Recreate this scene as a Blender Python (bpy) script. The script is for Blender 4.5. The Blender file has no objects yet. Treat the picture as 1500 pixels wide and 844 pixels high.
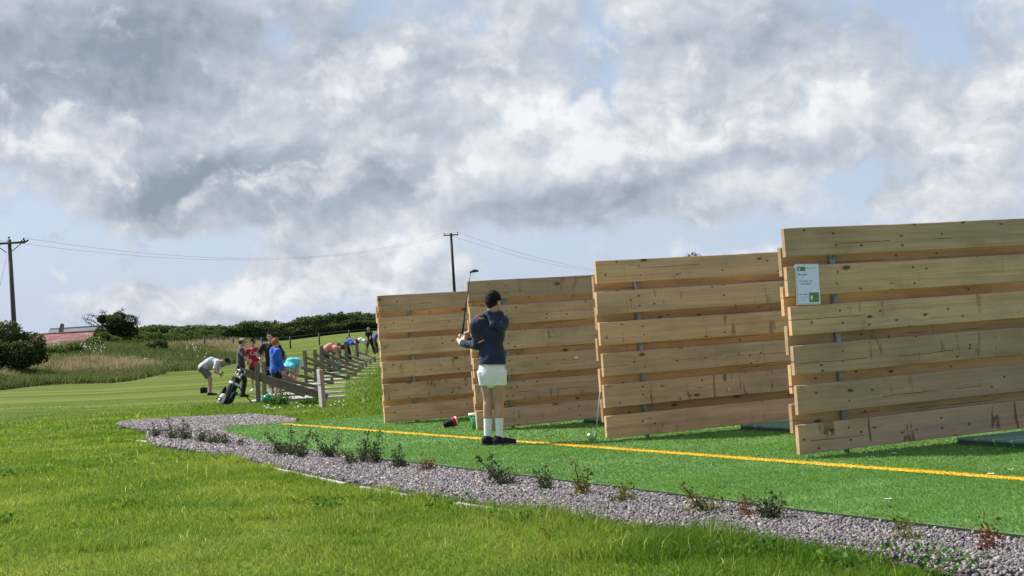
import bpy, bmesh, math, random
import numpy as np
from mathutils import Vector, Matrix, Quaternion, noise as mnoise
import openvdb

RNG = np.random.default_rng(7)
random.seed(7)
scene = bpy.context.scene
COL = scene.collection
rad = math.radians

# ------------------------------------------------------------------ camera
CAMZ = 0.96
FPX = 2130.0
PITCH, ROLL = rad(2.07), rad(3.4)
CF = Vector((0, math.cos(PITCH), math.sin(PITCH)))
U0 = Vector((0, -math.sin(PITCH), math.cos(PITCH)))
R0 = Vector((1, 0, 0))
CU = U0 * math.cos(ROLL) + R0 * math.sin(ROLL)
CR = R0 * math.cos(ROLL) - U0 * math.sin(ROLL)
CAM = Vector((0, 0, CAMZ))
cd = bpy.data.cameras.new('camera')
cam = bpy.data.objects.new('camera', cd)
COL.objects.link(cam)
cam.matrix_world = Matrix(((CR.x, CU.x, -CF.x, CAM.x), (CR.y, CU.y, -CF.y, CAM.y), (CR.z, CU.z, -CF.z, CAM.z), (0, 0, 0, 1)))
cd.sensor_width = 36
cd.lens = 36 * FPX / 1500
cd.clip_start = 0.05
cd.clip_end = 4000
scene.camera = cam

def ray(x, y):
    return CF + CR * ((x - 750) / FPX) + CU * ((422 - y) / FPX)
def at(x, y, d):
    """world point seen at photo position (x, y) and lying d metres ahead"""
    r = ray(x, y)
    return CAM + r * (d / r.y)
def gp(x, y, z=0.0):
    """world point on the level plane z"""
    r = ray(x, y)
    return CAM + r * ((z - CAMZ) / r.z)

# ------------------------------------------------------------------ terrain
TT = np.array([-.6, -.352, -.28, -.211, -.164, -.117, -.07, .12, .6])
TD = np.array([0, 18, 26, 32, 38, 48, 62, 72, 85, 100, 130, 170, 220, 400, 2000.])
NB = -.052
TZ = np.array([
    [NB, NB, -.07, -.09, -.08, -.03, .12, .6, 1.3, 2.2, 2.9, 3.3, 3.6, 3.6, 3.6],
    [NB, NB, -.07, -.09, -.08, -.03, .10, .55, 1.2, 1.9, 2.45, 3.2, 3.6, 3.6, 3.6],
    [NB, NB, -.08, -.13, -.17, -.12, -.03, .06, .85, 2.25, 2.8, 3.3, 3.6, 3.6, 3.6],
    [NB, NB, -.11, -.18, -.21, -.14, .01, .14, .27, 1.3, 2.6, 3.0, 3.3, 3.4, 3.4],
    [NB, NB, -.13, -.23, -.31, -.13, .13, .32, .47, .7, 1.7, 2.7, 3.0, 3.0, 3.0],
    [NB, NB, -.13, -.23, -.29, -.07, .19, .36, .5, .7, 1.8, 3.0, 3.4, 3.4, 3.4],
    [NB, NB, -.11, -.17, -.20, -.04, .20, .36, .5, .7, 1.8, 3.2, 3.4, 3.4, 3.4],
    [NB, NB, -.05, -.05, -.05, .0, .1, .15, .2, .3, .5, .8, 1.0, 1.0, 1.0],
    [NB, NB, -.05, -.05, -.05, .0, .1, .15, .2, .3, .5, .8, 1.0, 1.0, 1.0]])
def H(x, y):
    x = np.asarray(x, dtype=float); y = np.asarray(y, dtype=float)
    d = np.clip(y, 0, 1999)
    t = np.clip(x / np.maximum(y, 18.0), -.5999, .5999)
    i = np.clip(np.searchsorted(TT, t, side='right') - 1, 0, len(TT) - 2)
    j = np.clip(np.searchsorted(TD, d, side='right') - 1, 0, len(TD) - 2)
    a = (t - TT[i]) / (TT[i + 1] - TT[i]); b = (d - TD[j]) / (TD[j + 1] - TD[j])
    b = b * b * (3 - 2 * b) * .5 + b * .5
    z = TZ[i, j] * (1 - a) * (1 - b) + TZ[i + 1, j] * a * (1 - b) + TZ[i, j + 1] * (1 - a) * b + TZ[i + 1, j + 1] * a * b
    return z
def hz(x, y):
    return float(H(x, y))
def gat(x, y_guess, d):
    """point on the terrain below photo column x at distance d"""
    p = at(x, y_guess, d)
    return Vector((p.x, p.y, hz(p.x, p.y)))

def _hash(ix, iy, seed):
    n = (ix * 374761393 + iy * 668265263 + seed * 982451653) & 0x7fffffff
    n = ((n ^ (n >> 13)) * 1274126177) & 0x7fffffff
    return ((n ^ (n >> 16)) & 0xffff) / 65535.0
def vnoise(x, y, seed=0):
    x = np.asarray(x, float); y = np.asarray(y, float)
    ix = np.floor(x).astype(np.int64); iy = np.floor(y).astype(np.int64)
    fx = x - ix; fy = y - iy
    fx = fx * fx * (3 - 2 * fx); fy = fy * fy * (3 - 2 * fy)
    a = _hash(ix, iy, seed); b = _hash(ix + 1, iy, seed); c = _hash(ix, iy + 1, seed); d = _hash(ix + 1, iy + 1, seed)
    return (a * (1 - fx) + b * fx) * (1 - fy) + (c * (1 - fx) + d * fx) * fy
def fbm(x, y, seed=0, o=3):
    s = 0; w = 0; a = 1.0
    for k in range(o):
        s = s + a * vnoise(x * 2 ** k, y * 2 ** k, seed + k); w += a; a *= .5
    return s / w
def inpoly(px, py, poly):
    r = np.zeros(np.shape(px), bool); n = len(poly)
    for i in range(n):
        x1, y1 = poly[i]; x2, y2 = poly[(i + 1) % n]
        if y1 == y2: continue
        c = ((y1 > py) != (y2 > py)) & (px < (x2 - x1) * (py - y1) / (y2 - y1) + x1)
        r ^= c
    return r
def distline(px, py, pts):
    best = np.full(np.shape(px), 1e9)
    for (x1, y1), (x2, y2) in zip(pts[:-1], pts[1:]):
        dx, dy = x2 - x1, y2 - y1
        t = np.clip(((px - x1) * dx + (py - y1) * dy) / (dx * dx + dy * dy), 0, 1)
        best = np.minimum(best, np.hypot(px - x1 - t * dx, py - y1 - t * dy))
    return best

# ------------------------------------------------------------------ object helpers
def tag(o, label=None, cat=None, group=None, kind=None):
    if label: o['label'] = label
    if cat: o['category'] = cat
    if group: o['group'] = group
    if kind: o['kind'] = kind
    return o
def empty(name, loc=(0, 0, 0), rz=0.0, parent=None):
    o = bpy.data.objects.new(name, None); COL.objects.link(o)
    o.location = loc; o.rotation_euler = (0, 0, rz); o.empty_display_size = .2
    if parent: o.parent = parent
    return o
def link(name, me, mats, parent=None, smooth=False):
    o = bpy.data.objects.new(name, me); COL.objects.link(o)
    if not isinstance(mats, (list, tuple)): mats = [mats]
    for m in mats: me.materials.append(m)
    if parent: o.parent = parent
    if smooth: me.polygons.foreach_set('use_smooth', np.ones(len(me.polygons), bool))
    return o
def mesh_np(name, V, faces_list, mats, parent=None, attrs=None, smooth=False, mat_index=None):
    """faces_list: list of int arrays (n,k)"""
    me = bpy.data.meshes.new(name)
    V = np.ascontiguousarray(V, dtype=np.float32)
    me.vertices.add(len(V)); me.vertices.foreach_set('co', V.ravel())
    li = np.concatenate([f.ravel() for f in faces_list]).astype(np.int32)
    cnt = np.concatenate([np.full(len(f), f.shape[1], np.int32) for f in faces_list])
    st = np.concatenate([[0], np.cumsum(cnt)[:-1]]).astype(np.int32)
    me.loops.add(len(li)); me.loops.foreach_set('vertex_index', li)
    me.polygons.add(len(cnt)); me.polygons.foreach_set('loop_start', st)
    if mat_index is not None: me.polygons.foreach_set('material_index', mat_index.astype(np.int32))
    me.update(calc_edges=True)
    for k, a in (attrs or {}).items():
        a = np.asarray(a, np.float32)
        if a.ndim == 1:
            t = me.attributes.new(k, 'FLOAT', 'POINT'); t.data.foreach_set('value', a)
        else:
            t = me.attributes.new(k, 'FLOAT_COLOR', 'POINT')
            t.data.foreach_set('color', np.concatenate([a, np.ones((len(a), 1), np.float32)], 1).ravel())
    return link(name, me, mats, parent, smooth)

class MB:
    """collects simple shapes and links them as one mesh"""
    def __init__(s): s.bm = bmesh.new(); s.mi = 0
    def _fin(s, geom):
        for f in geom:
            if isinstance(f, bmesh.types.BMFace): f.material_index = s.mi
    def box(s, size, loc=(0, 0, 0), rot=None, bevel=0.0):
        r = bmesh.ops.create_cube(s.bm, size=1)
        M = Matrix.LocRotScale(Vector(loc), rot, Vector(size))
        bmesh.ops.transform(s.bm, matrix=M, verts=r['verts'])
        fs = list({f for v in r['verts'] for f in v.link_faces})
        if bevel:
            es = list({e for f in fs for e in f.edges})
            b = bmesh.ops.bevel(s.bm, geom=es, offset=bevel, segments=1, affect='EDGES')
            fs = list({f for v in b['verts'] for f in v.link_faces}) + [f for f in fs if f.is_valid]
        s._fin(fs)
        return s
    def tube(s, pts, rads, n=8, cap=True):
        pts = [Vector(p) for p in pts]
        if not isinstance(rads, (list, tuple)): rads = [rads] * len(pts)
        rings = []; prev = None
        for i, p in enumerate(pts):
            t = (pts[min(i + 1, len(pts) - 1)] - pts[max(i - 1, 0)]).normalized()
            ref = prev if prev is not None else (Vector((0, 0, 1)) if abs(t.z) < .9 else Vector((1, 0, 0)))
            a = (ref - t * ref.dot(t))
            if a.length < 1e-6: a = t.orthogonal()
            a.normalize(); b = t.cross(a); prev = a
            rings.append([s.bm.verts.new(p + (a * math.cos(2 * math.pi * k / n) + b * math.sin(2 * math.pi * k / n)) * rads[i]) for k in range(n)])
        fs = []
        for r1, r2 in zip(rings[:-1], rings[1:]):
            for k in range(n):
                fs.append(s.bm.faces.new((r1[k], r1[(k + 1) % n], r2[(k + 1) % n], r2[k])))
        for f in fs: f.smooth = True
        if cap:
            fs.append(s.bm.faces.new(rings[0][::-1])); fs.append(s.bm.faces.new(rings[-1]))
        s._fin(fs)
        return s
    def lathe(s, prof, n=20, loc=(0, 0, 0), rot=None, smooth=True):
        M = Matrix.LocRotScale(Vector(loc), rot, Vector((1, 1, 1)))
        rings = []
        for r, z in prof:
            if r < 1e-5: rings.append([s.bm.verts.new(M @ Vector((0, 0, z)))])
            else: rings.append([s.bm.verts.new(M @ Vector((r * math.cos(2 * math.pi * k / n), r * math.sin(2 * math.pi * k / n), z))) for k in range(n)])
        fs = []
        for a, b in zip(rings[:-1], rings[1:]):
            for k in range(n):
                k2 = (k + 1) % n
                if len(a) == 1 and len(b) == 1: continue
                if len(a) == 1: fs.append(s.bm.faces.new((a[0], b[k2], b[k])))
                elif len(b) == 1: fs.append(s.bm.faces.new((a[k], a[k2], b[0])))
                else: fs.append(s.bm.faces.new((a[k], a[k2], b[k2], b[k])))
        for f in fs: f.smooth = smooth
        s._fin(fs)
        return s
    def prism(s, poly, depth, M=None):
        """poly in local xz, extruded along y"""
        M = M or Matrix.Identity(4)
        a = [s.bm.verts.new(M @ Vector((x, 0, z))) for x, z in poly]
        b = [s.bm.verts.new(M @ Vector((x, depth, z))) for x, z in poly]
        n = len(poly); fs = [s.bm.faces.new(a), s.bm.faces.new(b[::-1])]
        for k in range(n): fs.append(s.bm.faces.new((a[k], b[k], b[(k + 1) % n], a[(k + 1) % n])))
        s._fin(fs)
        return s
    def build(s, name, mats, parent=None):
        bmesh.ops.recalc_face_normals(s.bm, faces=s.bm.faces)
        me = bpy.data.meshes.new(name); s.bm.to_mesh(me); s.bm.free()
        return link(name, me, mats, parent)

def children(o): return [c for c in bpy.data.objects if c.parent is o]
def copy_tree(o, parent=None):
    c = o.copy(); COL.objects.link(c)
    if parent: c.parent = parent
    for ch in children(o): copy_tree(ch, c)
    return c

# ------------------------------------------------------------------ materials
class NT:
    def __init__(s, name):
        s.m = bpy.data.materials.new(name); s.m.use_nodes = True
        s.t = s.m.node_tree; s.t.nodes.clear()
        s.out = s.t.nodes.new('ShaderNodeOutputMaterial')
    def n(s, typ, **kw):
        nd = s.t.nodes.new('ShaderNode' + typ)
        for k, v in kw.items():
            if k.startswith('i_'):
                key = k[2:]
                key = int(key) if key.isdigit() else key.replace('_', ' ')
                s.set(nd, key, v)
            else: setattr(nd, k, v)
        return nd
    def set(s, nd, key, v):
        if isinstance(v, bpy.types.NodeSocket): s.t.links.new(v, nd.inputs[key])
        else: nd.inputs[key].default_value = v
    def math(s, op, a, b=0.0, c=0.0, clamp=False):
        nd = s.n('Math', operation=op, use_clamp=clamp)
        s.set(nd, 0, a); s.set(nd, 1, b)
        if len(nd.inputs) > 2: s.set(nd, 2, c)
        return nd.outputs[0]
    def vmath(s, op, a, b=None):
        nd = s.n('VectorMath', operation=op); s.set(nd, 0, a)
        if b is not None: s.set(nd, 1, b)
        return nd
    def mix(s, f, a, b, blend='MIX'):
        nd = s.n('Mix', data_type='RGBA', blend_type=blend)
        s.set(nd, 0, f); s.set(nd, 6, a if not isinstance(a, tuple) else (*a, 1)[:4]); s.set(nd, 7, b if not isinstance(b, tuple) else (*b, 1)[:4])
        return nd.outputs[2]
    def ramp(s, f, stops, interp='LINEAR'):
        nd = s.n('ValToRGB'); s.set(nd, 0, f); cr = nd.color_ramp; cr.interpolation = interp
        while len(cr.elements) < len(stops): cr.elements.new(.5)
        for e, (p, c) in zip(cr.elements, stops):
            e.position = p; e.color = (*c, 1)[:4] if isinstance(c, tuple) else (c, c, c, 1)
        return nd.outputs[0]
    def coord(s, kind='Object'): return s.n('TexCoord').outputs[kind]
    def mapping(s, vec, scale=(1, 1, 1), rot=(0, 0, 0), loc=(0, 0, 0)):
        nd = s.n('Mapping'); s.set(nd, 0, vec); nd.inputs[1].default_value = loc; nd.inputs[2].default_value = rot; nd.inputs[3].default_value = scale
        return nd.outputs[0]
    def noise(s, vec, scale=5, detail=4, rough=.55, dist=0.0, out=0):
        nd = s.n('TexNoise'); s.set(nd, 'Vector', vec); s.set(nd, 'Scale', scale); s.set(nd, 'Detail', detail); s.set(nd, 'Roughness', rough); s.set(nd, 'Distortion', dist)
        return nd.outputs[out]
    def attr(s, name, out='Fac'):
        return s.n('Attribute', attribute_name=name).outputs[out]
    def bump(s, h, strength=.3, dist=.01):
        nd = s.n('Bump'); s.set(nd, 'Height', h); s.set(nd, 'Strength', strength); s.set(nd, 'Distance', dist)
        return nd.outputs[0]
    def bsdf(s, color, rough=.7, metal=0.0, spec=.5, normal=None, sheen=0.0):
        nd = s.n('BsdfPrincipled')
        s.set(nd, 'Base Color', color if not isinstance(color, tuple) else (*color, 1)[:4]); s.set(nd, 'Roughness', rough); s.set(nd, 'Metallic', metal)
        s.set(nd, 'Specular IOR Level', spec)
        if sheen: s.set(nd, 'Sheen Weight', sheen)
        if normal is not None: s.set(nd, 'Normal', normal)
        return nd.outputs[0]
    def leafy(s, color, tr=.35, rough=.55, spec=.3, trcol=None):
        p = s.bsdf(color, rough, spec=spec)
        t = s.n('BsdfTranslucent'); s.set(t, 0, trcol if trcol is not None else color)
        m = s.n('MixShader'); s.set(m, 0, tr); s.t.links.new(p, m.inputs[1]); s.t.links.new(t.outputs[0], m.inputs[2])
        return m.outputs[0]
    def done(s, sh):
        s.t.links.new(sh, s.out.inputs[0]); return s.m

_plain = {}
def plain(name, color, rough=.6, metal=0.0, var=.12, scale=30.0, spec=.4, bump=0.0):
    if name in _plain: return _plain[name]
    t = NT(name); c = t.coord()
    nz = t.noise(c, scale, 4)
    dark = tuple(v * (1 - var) for v in color); lite = tuple(min(1, v * (1 + var)) for v in color)
    col = t.ramp(nz, [(.3, dark), (.7, lite)])
    nrm = t.bump(nz, bump, .01) if bump else None
    _plain[name] = t.done(t.bsdf(col, rough, metal, spec, nrm))
    return _plain[name]
def fabric(name, color, var=.15, scale=14.0, bump=.35):
    if name in _plain: return _plain[name]
    t = NT(name); c = t.coord()
    nz = t.noise(c, scale, 5, .6); fine = t.noise(c, 260, 2)
    dark = tuple(v * (1 - var) for v in color); lite = tuple(min(1, v * (1 + var)) for v in color)
    col = t.ramp(nz, [(.3, dark), (.7, lite)])
    h = t.math('ADD', nz, t.math('MULTIPLY', fine, .15))
    _plain[name] = t.done(t.bsdf(col, .85, 0, .2, t.bump(h, bump, .03), sheen=.15))
    return _plain[name]
EXPOSURE = 0.8
GRASS = 1.0
CLOUD_GAIN = 0.62
# ------------------------------------------------------------------ sky and sun
SUN_EL = rad(50)
SUN_DIR = Vector((-.90 * math.cos(SUN_EL), .43 * math.cos(SUN_EL), math.sin(SUN_EL))).normalized()
sd = bpy.data.lights.new('sun', 'SUN'); sd.energy = 4.8; sd.angle = rad(.53); sd.color = (1, .95, .87)
sun = bpy.data.objects.new('sun', sd); COL.objects.link(sun)
sun.rotation_euler = SUN_DIR.to_track_quat('Z', 'Y').to_euler(); sun.location = (-20, 10, 40)

W = bpy.data.worlds.new('World'); scene.world = W; W.use_nodes = True
class WT(NT):
    def __init__(s):
        s.t = W.node_tree; s.t.nodes.clear(); s.out = s.t.nodes.new('ShaderNodeOutputWorld')
w = WT()
sky = w.n('TexSky'); sky.sky_type = 'NISHITA'; sky.sun_disc = False
sky.sun_elevation = SUN_EL; sky.sun_rotation = math.atan2(SUN_DIR.x, SUN_DIR.y); sky.air_density = 1.0; sky.dust_density = 1.6; sky.ozone_density = 1.2
gen = w.coord('Generated')
sep = w.n('SeparateXYZ'); w.set(sep, 0, gen)
az = w.math('ARCTAN2', sep.outputs[0], sep.outputs[1])
el = w.math('ARCSINE', sep.outputs[2])
comb = w.n('CombineXYZ'); w.set(comb, 0, az); w.set(comb, 1, el)
uv = comb.outputs[0]
# gentle billowing
wn = w.n('TexNoise'); w.set(wn, 'Vector', uv); w.set(wn, 'Scale', 14.0); w.set(wn, 'Detail', 5.0); w.set(wn, 'Roughness', .55)
wv = w.vmath('SUBTRACT', wn.outputs['Color'], (.5, .5, .5)).outputs[0]
wv2 = w.vmath('MULTIPLY', wv, (.10, .07, 0)).outputs[0]
uvw = w.vmath('ADD', uv, wv2).outputs[0]
wv3 = w.vmath('MULTIPLY', wv, (.03, .022, 0)).outputs[0]
uvn = w.vmath('ADD', uv, wv3).outputs[0]
def sky_uv(x, y):
    r = ray(x, y).normalized()
    return math.atan2(r.x, r.y), math.asin(r.z)
def blob(x, y, rx, ry, amp):
    u, v = sky_uv(x, y)
    d = w.vmath('SUBTRACT', uvw, (u, v, 0)).outputs[0]
    d = w.vmath('MULTIPLY', d, (FPX / rx, FPX / ry, 0)).outputs[0]
    q = w.vmath('DOT_PRODUCT', d, d).outputs['Value']
    e = w.math('POWER', 2.718, w.math('MULTIPLY', q, -1.0))
    return w.math('MULTIPLY', e, amp)
def total(items, base):
    s = base
    for it in items: s = w.math('ADD', s, blob(*it))
    return s
def puff(scale, sy, loc, det=7, rough=.55):
    return w.noise(w.mapping(uvn, (1, sy, 1), loc=loc), scale, det, rough)
n1 = puff(7.0, 1.4, (3.1, 1.7, 0), 4, .5)
n2 = puff(13.0, 1.15, (7.3, 4.2, 0), 6, .52)
n3 = puff(30.0, 1.1, (1.3, 9.2, 0), 7, .6)
# the same field a little nearer the sun: where it is thinner there, this side of the puff is lit
def shifted(dx, dy):
    return w.vmath('ADD', uvn, (dx, dy, 0)).outputs[0]
m2 = w.noise(w.mapping(shifted(-.010, .022), (1, 1.15, 1), loc=(7.3, 4.2, 0)), 13.0, 6, .52)
m3 = w.noise(w.mapping(shifted(-.004, .008), (1, 1.1, 1), loc=(1.3, 9.2, 0)), 30.0, 7, .6)
lit = w.math('ADD', w.math('MULTIPLY', w.math('SUBTRACT', n2, m2), 1.35), w.math('MULTIPLY', w.math('SUBTRACT', n3, m3), .8))
cover = total([
    (150, 60, 430, 160, .5), (330, 240, 360, 120, .42), (560, 170, 190, 140, .36), (60, 250, 130, 110, .3),
    (770, 170, 120, 150, .40), (800, 300, 190, 80, .5), (1080, 60, 240, 140, .55), (1110, 190, 220, 90, .5), (1390, 190, 140, 140, .4),
    (560, 300, 260, 60, .42), (540, 400, 150, 34, .42), (640, 425, 60, 16, .3), (700, 60, 120, 90, .2), (1000, 310, 170, 45, .26), (170, 440, 200, 30, .3), (360, 425, 170, 34, .36), (1450, 100, 70, 80, .3), (1180, 300, 150, 36, .2), (1370, 300, 80, 50, .3), (440, 340, 120, 30, .18),
    (872, 115, 48, 88, -1.15), (1340, 40, 60, 110, -.6), (1255, 275, 90, 34, -.65), (120, 355, 300, 26, -.38), (480, 362, 170, 20, -.25), (730, 385, 150, 30, -.28), (15, 285, 60, 50, -.4), (960, 345, 160, 24, -.2), (395, 20, 40, 70, -.4), (120, 405, 240, 34, -.3), (60, 330, 90, 30, -.2), (1250, 330, 120, 30, -.4), (1440, 30, 40, 40, -.3), (700, 400, 160, 50, -.25), (980, 345, 200, 26, -.15), (530, 20, 40, 50, -.15), (20, 420, 90, 60, -.15), (700, 130, 26, 60, -.15)],
    w.math('ADD', w.math('MULTIPLY', w.math('SUBTRACT', n1, .5), 1.1), .09))
cover = w.math('ADD', cover, w.math('MULTIPLY', w.math('SUBTRACT', n2, .5), 1.15))
cover = w.math('ADD', cover, w.math('MULTIPLY', w.math('SUBTRACT', n3, .5), 1.05))
dens = w.n('MapRange', interpolation_type='SMOOTHSTEP'); w.set(dens, 0, cover); dens.inputs[1].default_value = -.02; dens.inputs[2].default_value = .50
dens = dens.outputs[0]
shade = total([
    (150, 60, 400, 110, .62), (60, 150, 200, 60, .3), (270, 262, 260, 60, .5), (440, 255, 200, 40, .3), (680, 90, 120, 80, .22), (570, 300, 160, 34, .3), (840, 310, 150, 46, .42), (640, 240, 140, 50, .18), (870, 240, 70, 60, .16),
    (1130, 40, 220, 70, .42), (1290, 120, 80, 60, .25), (1150, 228, 190, 24, .42), (1440, 260, 90, 60, .2), (420, 335, 130, 18, .25), (1400, 40, 80, 40, .2),
    (90, 205, 90, 45, -.28), (520, 115, 110, 45, -.25), (560, 225, 90, 40, -.2), (1080, 165, 170, 36, -.35), (800, 180, 80, 70, -.3), (1400, 180, 80, 60, -.2), (560, 400, 120, 34, -.3), (960, 130, 80, 60, -.1), (730, 40, 50, 50, -.25), (720, 260, 120, 40, -.15), (1380, 300, 60, 40, -.2)],
    .21)
shade = w.math('ADD', shade, w.math('MULTIPLY', w.math('SUBTRACT', n2, .5), .5))
shade = w.math('ADD', shade, w.math('MULTIPLY', lit, -1.0))
sh = w.n('MapRange', interpolation_type='LINEAR'); w.set(sh, 0, shade); sh.inputs[1].default_value = -.2; sh.inputs[2].default_value = 1.0
cloud = w.ramp(sh.outputs[0], [(0, (.95, .955, .96)), (.22, (.74, .77, .80)), (.5, (.52, .57, .64)), (.75, (.385, .44, .515)), (1, (.27, .325, .385))])
SKY_STRENGTH = .075
cloud = w.mix(1.0, cloud, (1 / SKY_STRENGTH * CLOUD_GAIN, 1 / SKY_STRENGTH * CLOUD_GAIN, 1 / SKY_STRENGTH * CLOUD_GAIN), 'MULTIPLY')
# crisp cumulus heads in front of the grey layer
def bill(scale, loc, det=3.0, rough=.5):
    nd = w.n('TexVoronoi', voronoi_dimensions='2D', feature='SMOOTH_F1', normalize=True); w.set(nd, 'Vector', w.mapping(uvw, (1, 1.15, 1), loc=loc)); w.set(nd, 'Scale', scale); w.set(nd, 'Detail', det); w.set(nd, 'Roughness', rough); w.set(nd, 'Smoothness', .35)
    return w.math('SUBTRACT', 1.0, nd.outputs['Distance'])
bl1 = bill(26.0, (2.2, 5.1, 0)); 
heads = [(480, 125, 100, 55, .75), (60, 225, 75, 60, .7), (150, 205, 60, 28, .6), (500, 255, 90, 38, .6), (625, 225, 100, 50, .55), (735, 55, 55, 60, .7), (800, 165, 90, 75, .85), (875, 200, 70, 55, .8), (1075, 170, 130, 36, .8), (1205, 152, 80, 30, .6), (1400, 195, 75, 60, .75), (1370, 300, 60, 40, .6), (555, 398, 110, 28, 1.0), (430, 398, 80, 34, .95), (640, 424, 50, 14, .6), (300, 305, 110, 24, .5), (1480, 100, 45, 60, .7), (1000, 300, 90, 26, .45), (230, 445, 110, 22, .8), (380, 430, 90, 26, .8), (960, 60, 60, 40, .4), (590, 90, 60, 60, .4)]
hc_ = total([(a_, b_, c_ * 1.15, d_ * 1.15, e_ * .72) for a_, b_, c_, d_, e_ in heads], 0.0)
hcv = w.math('ADD', hc_, w.math('ADD', w.math('MULTIPLY', w.math('SUBTRACT', bl1, .64), 2.1), w.math('MULTIPLY', w.math('SUBTRACT', n3, .5), 1.1)))
hd_n = w.n('MapRange', interpolation_type='SMOOTHSTEP'); w.set(hd_n, 0, hcv); hd_n.inputs[1].default_value = .26; hd_n.inputs[2].default_value = .78
hden = w.math('MULTIPLY', hd_n.outputs[0], .85)
hs = w.math('ADD', w.math('MULTIPLY', hcv, .5), w.math('MULTIPLY', lit, 1.5))
hcol = w.ramp(hs, [(.08, (.44, .495, .565)), (.34, (.58, .62, .68)), (.75, (.82, .835, .86))])
hcol = w.mix(1.0, hcol, (1 / SKY_STRENGTH * CLOUD_GAIN,) * 3, 'MULTIPLY')
hazef = w.n('MapRange'); w.set(hazef, 0, el); hazef.inputs[1].default_value = 0.0; hazef.inputs[2].default_value = .25; hazef.inputs[3].default_value = .85; hazef.inputs[4].default_value = .45
sk = w.mix(hazef.outputs[0], sky.outputs[0], tuple(v / SKY_STRENGTH * CLOUD_GAIN for v in (.52, .615, .81)))
skycol = w.mix(hden, w.mix(dens, sk, cloud), hcol)
bg = w.n('Background'); w.set(bg, 0, skycol); bg.inputs[1].default_value = SKY_STRENGTH
w.t.links.new(bg.outputs[0], w.out.inputs[0])
W.cycles.sampling_method = 'MANUAL'; W.cycles.sample_map_resolution = 512

vs = scene.view_settings
vs.view_transform = 'Standard'; vs.look = 'None'; vs.exposure = EXPOSURE; vs.gamma = 1; vs.use_curve_mapping = False
scene.cycles.max_bounces = 6; scene.cycles.transparent_max_bounces = 4
scene.cycles.use_denoising = True
# ------------------------------------------------------------------ ground layout (world x, y)
def xy(p): return (p.x, p.y)
TURF_NEAR = [xy(gp(*q)) for q in [(326, 628), (345, 637), (390, 649), (448, 657), (512, 667), (640, 680.5), (812, 701), (977, 721), (1172, 746), (1497, 784)]]
TURF_NEAR += [(TURF_NEAR[-1][0] + (TURF_NEAR[-1][0] - TURF_NEAR[-2][0]) * k, TURF_NEAR[-1][1] + (TURF_NEAR[-1][1] - TURF_NEAR[-2][1]) * k) for k in (1.0, 2.4)]
TURF_BACK = [xy(gp(*q)) for q in [(334, 624.5), (360, 623), (410, 620), (500, 613.5), (563, 608)]]
r_dir = Vector((-.413, .911, 0)).normalized(); p_dir = Vector((.911, .413, 0)).normalized()
tb = Vector((*TURF_BACK[-1], 0)) + p_dir * 3.2
TURF = TURF_NEAR + [(9.5, TURF_NEAR[-1][1]), (12.0, 6.0), xy(tb - r_dir * 13), xy(tb)] + TURF_BACK[::-1]
OUT_PX = [(171, 622.5), (195, 627.5), (219, 634.5), (214, 642), (224, 652), (300, 664), (385, 680), (425, 690), (500, 705), (530, 711), (600, 723), (670, 734), (740, 744), (805, 753), (900, 767), (1020, 782), (1180, 801), (1300, 820), (1430, 846), (1560, 880)]
OUTER = [xy(gp(*q, z=-.03)) for q in OUT_PX]
OUTER += [(OUTER[-1][0] + (OUTER[-1][0] - OUTER[-2][0]) * k, OUTER[-1][1] + (OUTER[-1][1] - OUTER[-2][1]) * k) for k in (1.5, 4.0)]
GTOP = [xy(gp(*q, z=-.03)) for q in [(178, 619), (210, 616), (300, 611), (370, 608.5), (410, 611), (436, 616)]]
GRAVEL = GTOP + [xy(gp(425, 625)), xy(gp(360, 629))] + [(x, y + .12) for x, y in TURF_NEAR] + OUTER[::-1]
LINE_A = Vector((*xy(gp(414, 621.5)), 0)); LINE_B = Vector((*xy(gp(1500, 703)), 0))
LINE_D = (LINE_B - LINE_A).normalized(); LINE_N = Vector((-LINE_D.y, LINE_D.x, 0))
LINE_END = LINE_B + LINE_D * 3.0
LINE_W = .053

# ------------------------------------------------------------------ ground sheet
def spaced(lo, hi, dense_lo, dense_hi, step, grow):
    a = list(np.arange(dense_lo, dense_hi + 1e-6, step)); s = step
    b = []; v = a[-1]
    while v < hi: s *= grow; v += s; b.append(v)
    c = []; v = a[0]; s = step
    while v > lo: s *= grow; v -= s; c.append(v)
    return np.array(c[::-1] + a + b)
gx = spaced(-900, 900, -26, 12, .5, 1.12); gy = spaced(-200, 1500, 0, 60, .5, 1.06)
GX, GY = np.meshgrid(gx, gy)
GZ = H(GX, GY) + np.where(GY > 24, (fbm(GX * .25, GY * .25, 3) - .5) * .08, (fbm(GX * .9, GY * .9, 3) - .5) * .03)
def meadow_edge(t):
    """distance at which the mown lawn ends and the rough meadow begins, by bearing"""
    return np.interp(t, [-.7, -.352, -.28, -.211, -.19, -.176, -.165], [58, 62, 71, 84, 92, 104, 400])
def meadow_far(t):
    return np.interp(t, [-.7, -.352, -.28, -.211, -.185, -.165], [120, 115, 112, 112, 125, 131])
def is_meadow(x, y):
    t = x / np.maximum(y, 1.0)
    return (y > meadow_edge(t) + (vnoise(x * .3, y * .3, 5) - .5) * 4) & (t < -.166) & (y < 170)
MD = is_meadow(GX, GY).astype(float)
V = np.stack([GX.ravel(), GY.ravel(), GZ.ravel()], 1)
ny, nx = GX.shape
I = np.arange(ny * nx).reshape(ny, nx)
Q = np.stack([I[:-1, :-1].ravel(), I[:-1, 1:].ravel(), I[1:, 1:].ravel(), I[1:, :-1].ravel()], 1)

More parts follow.
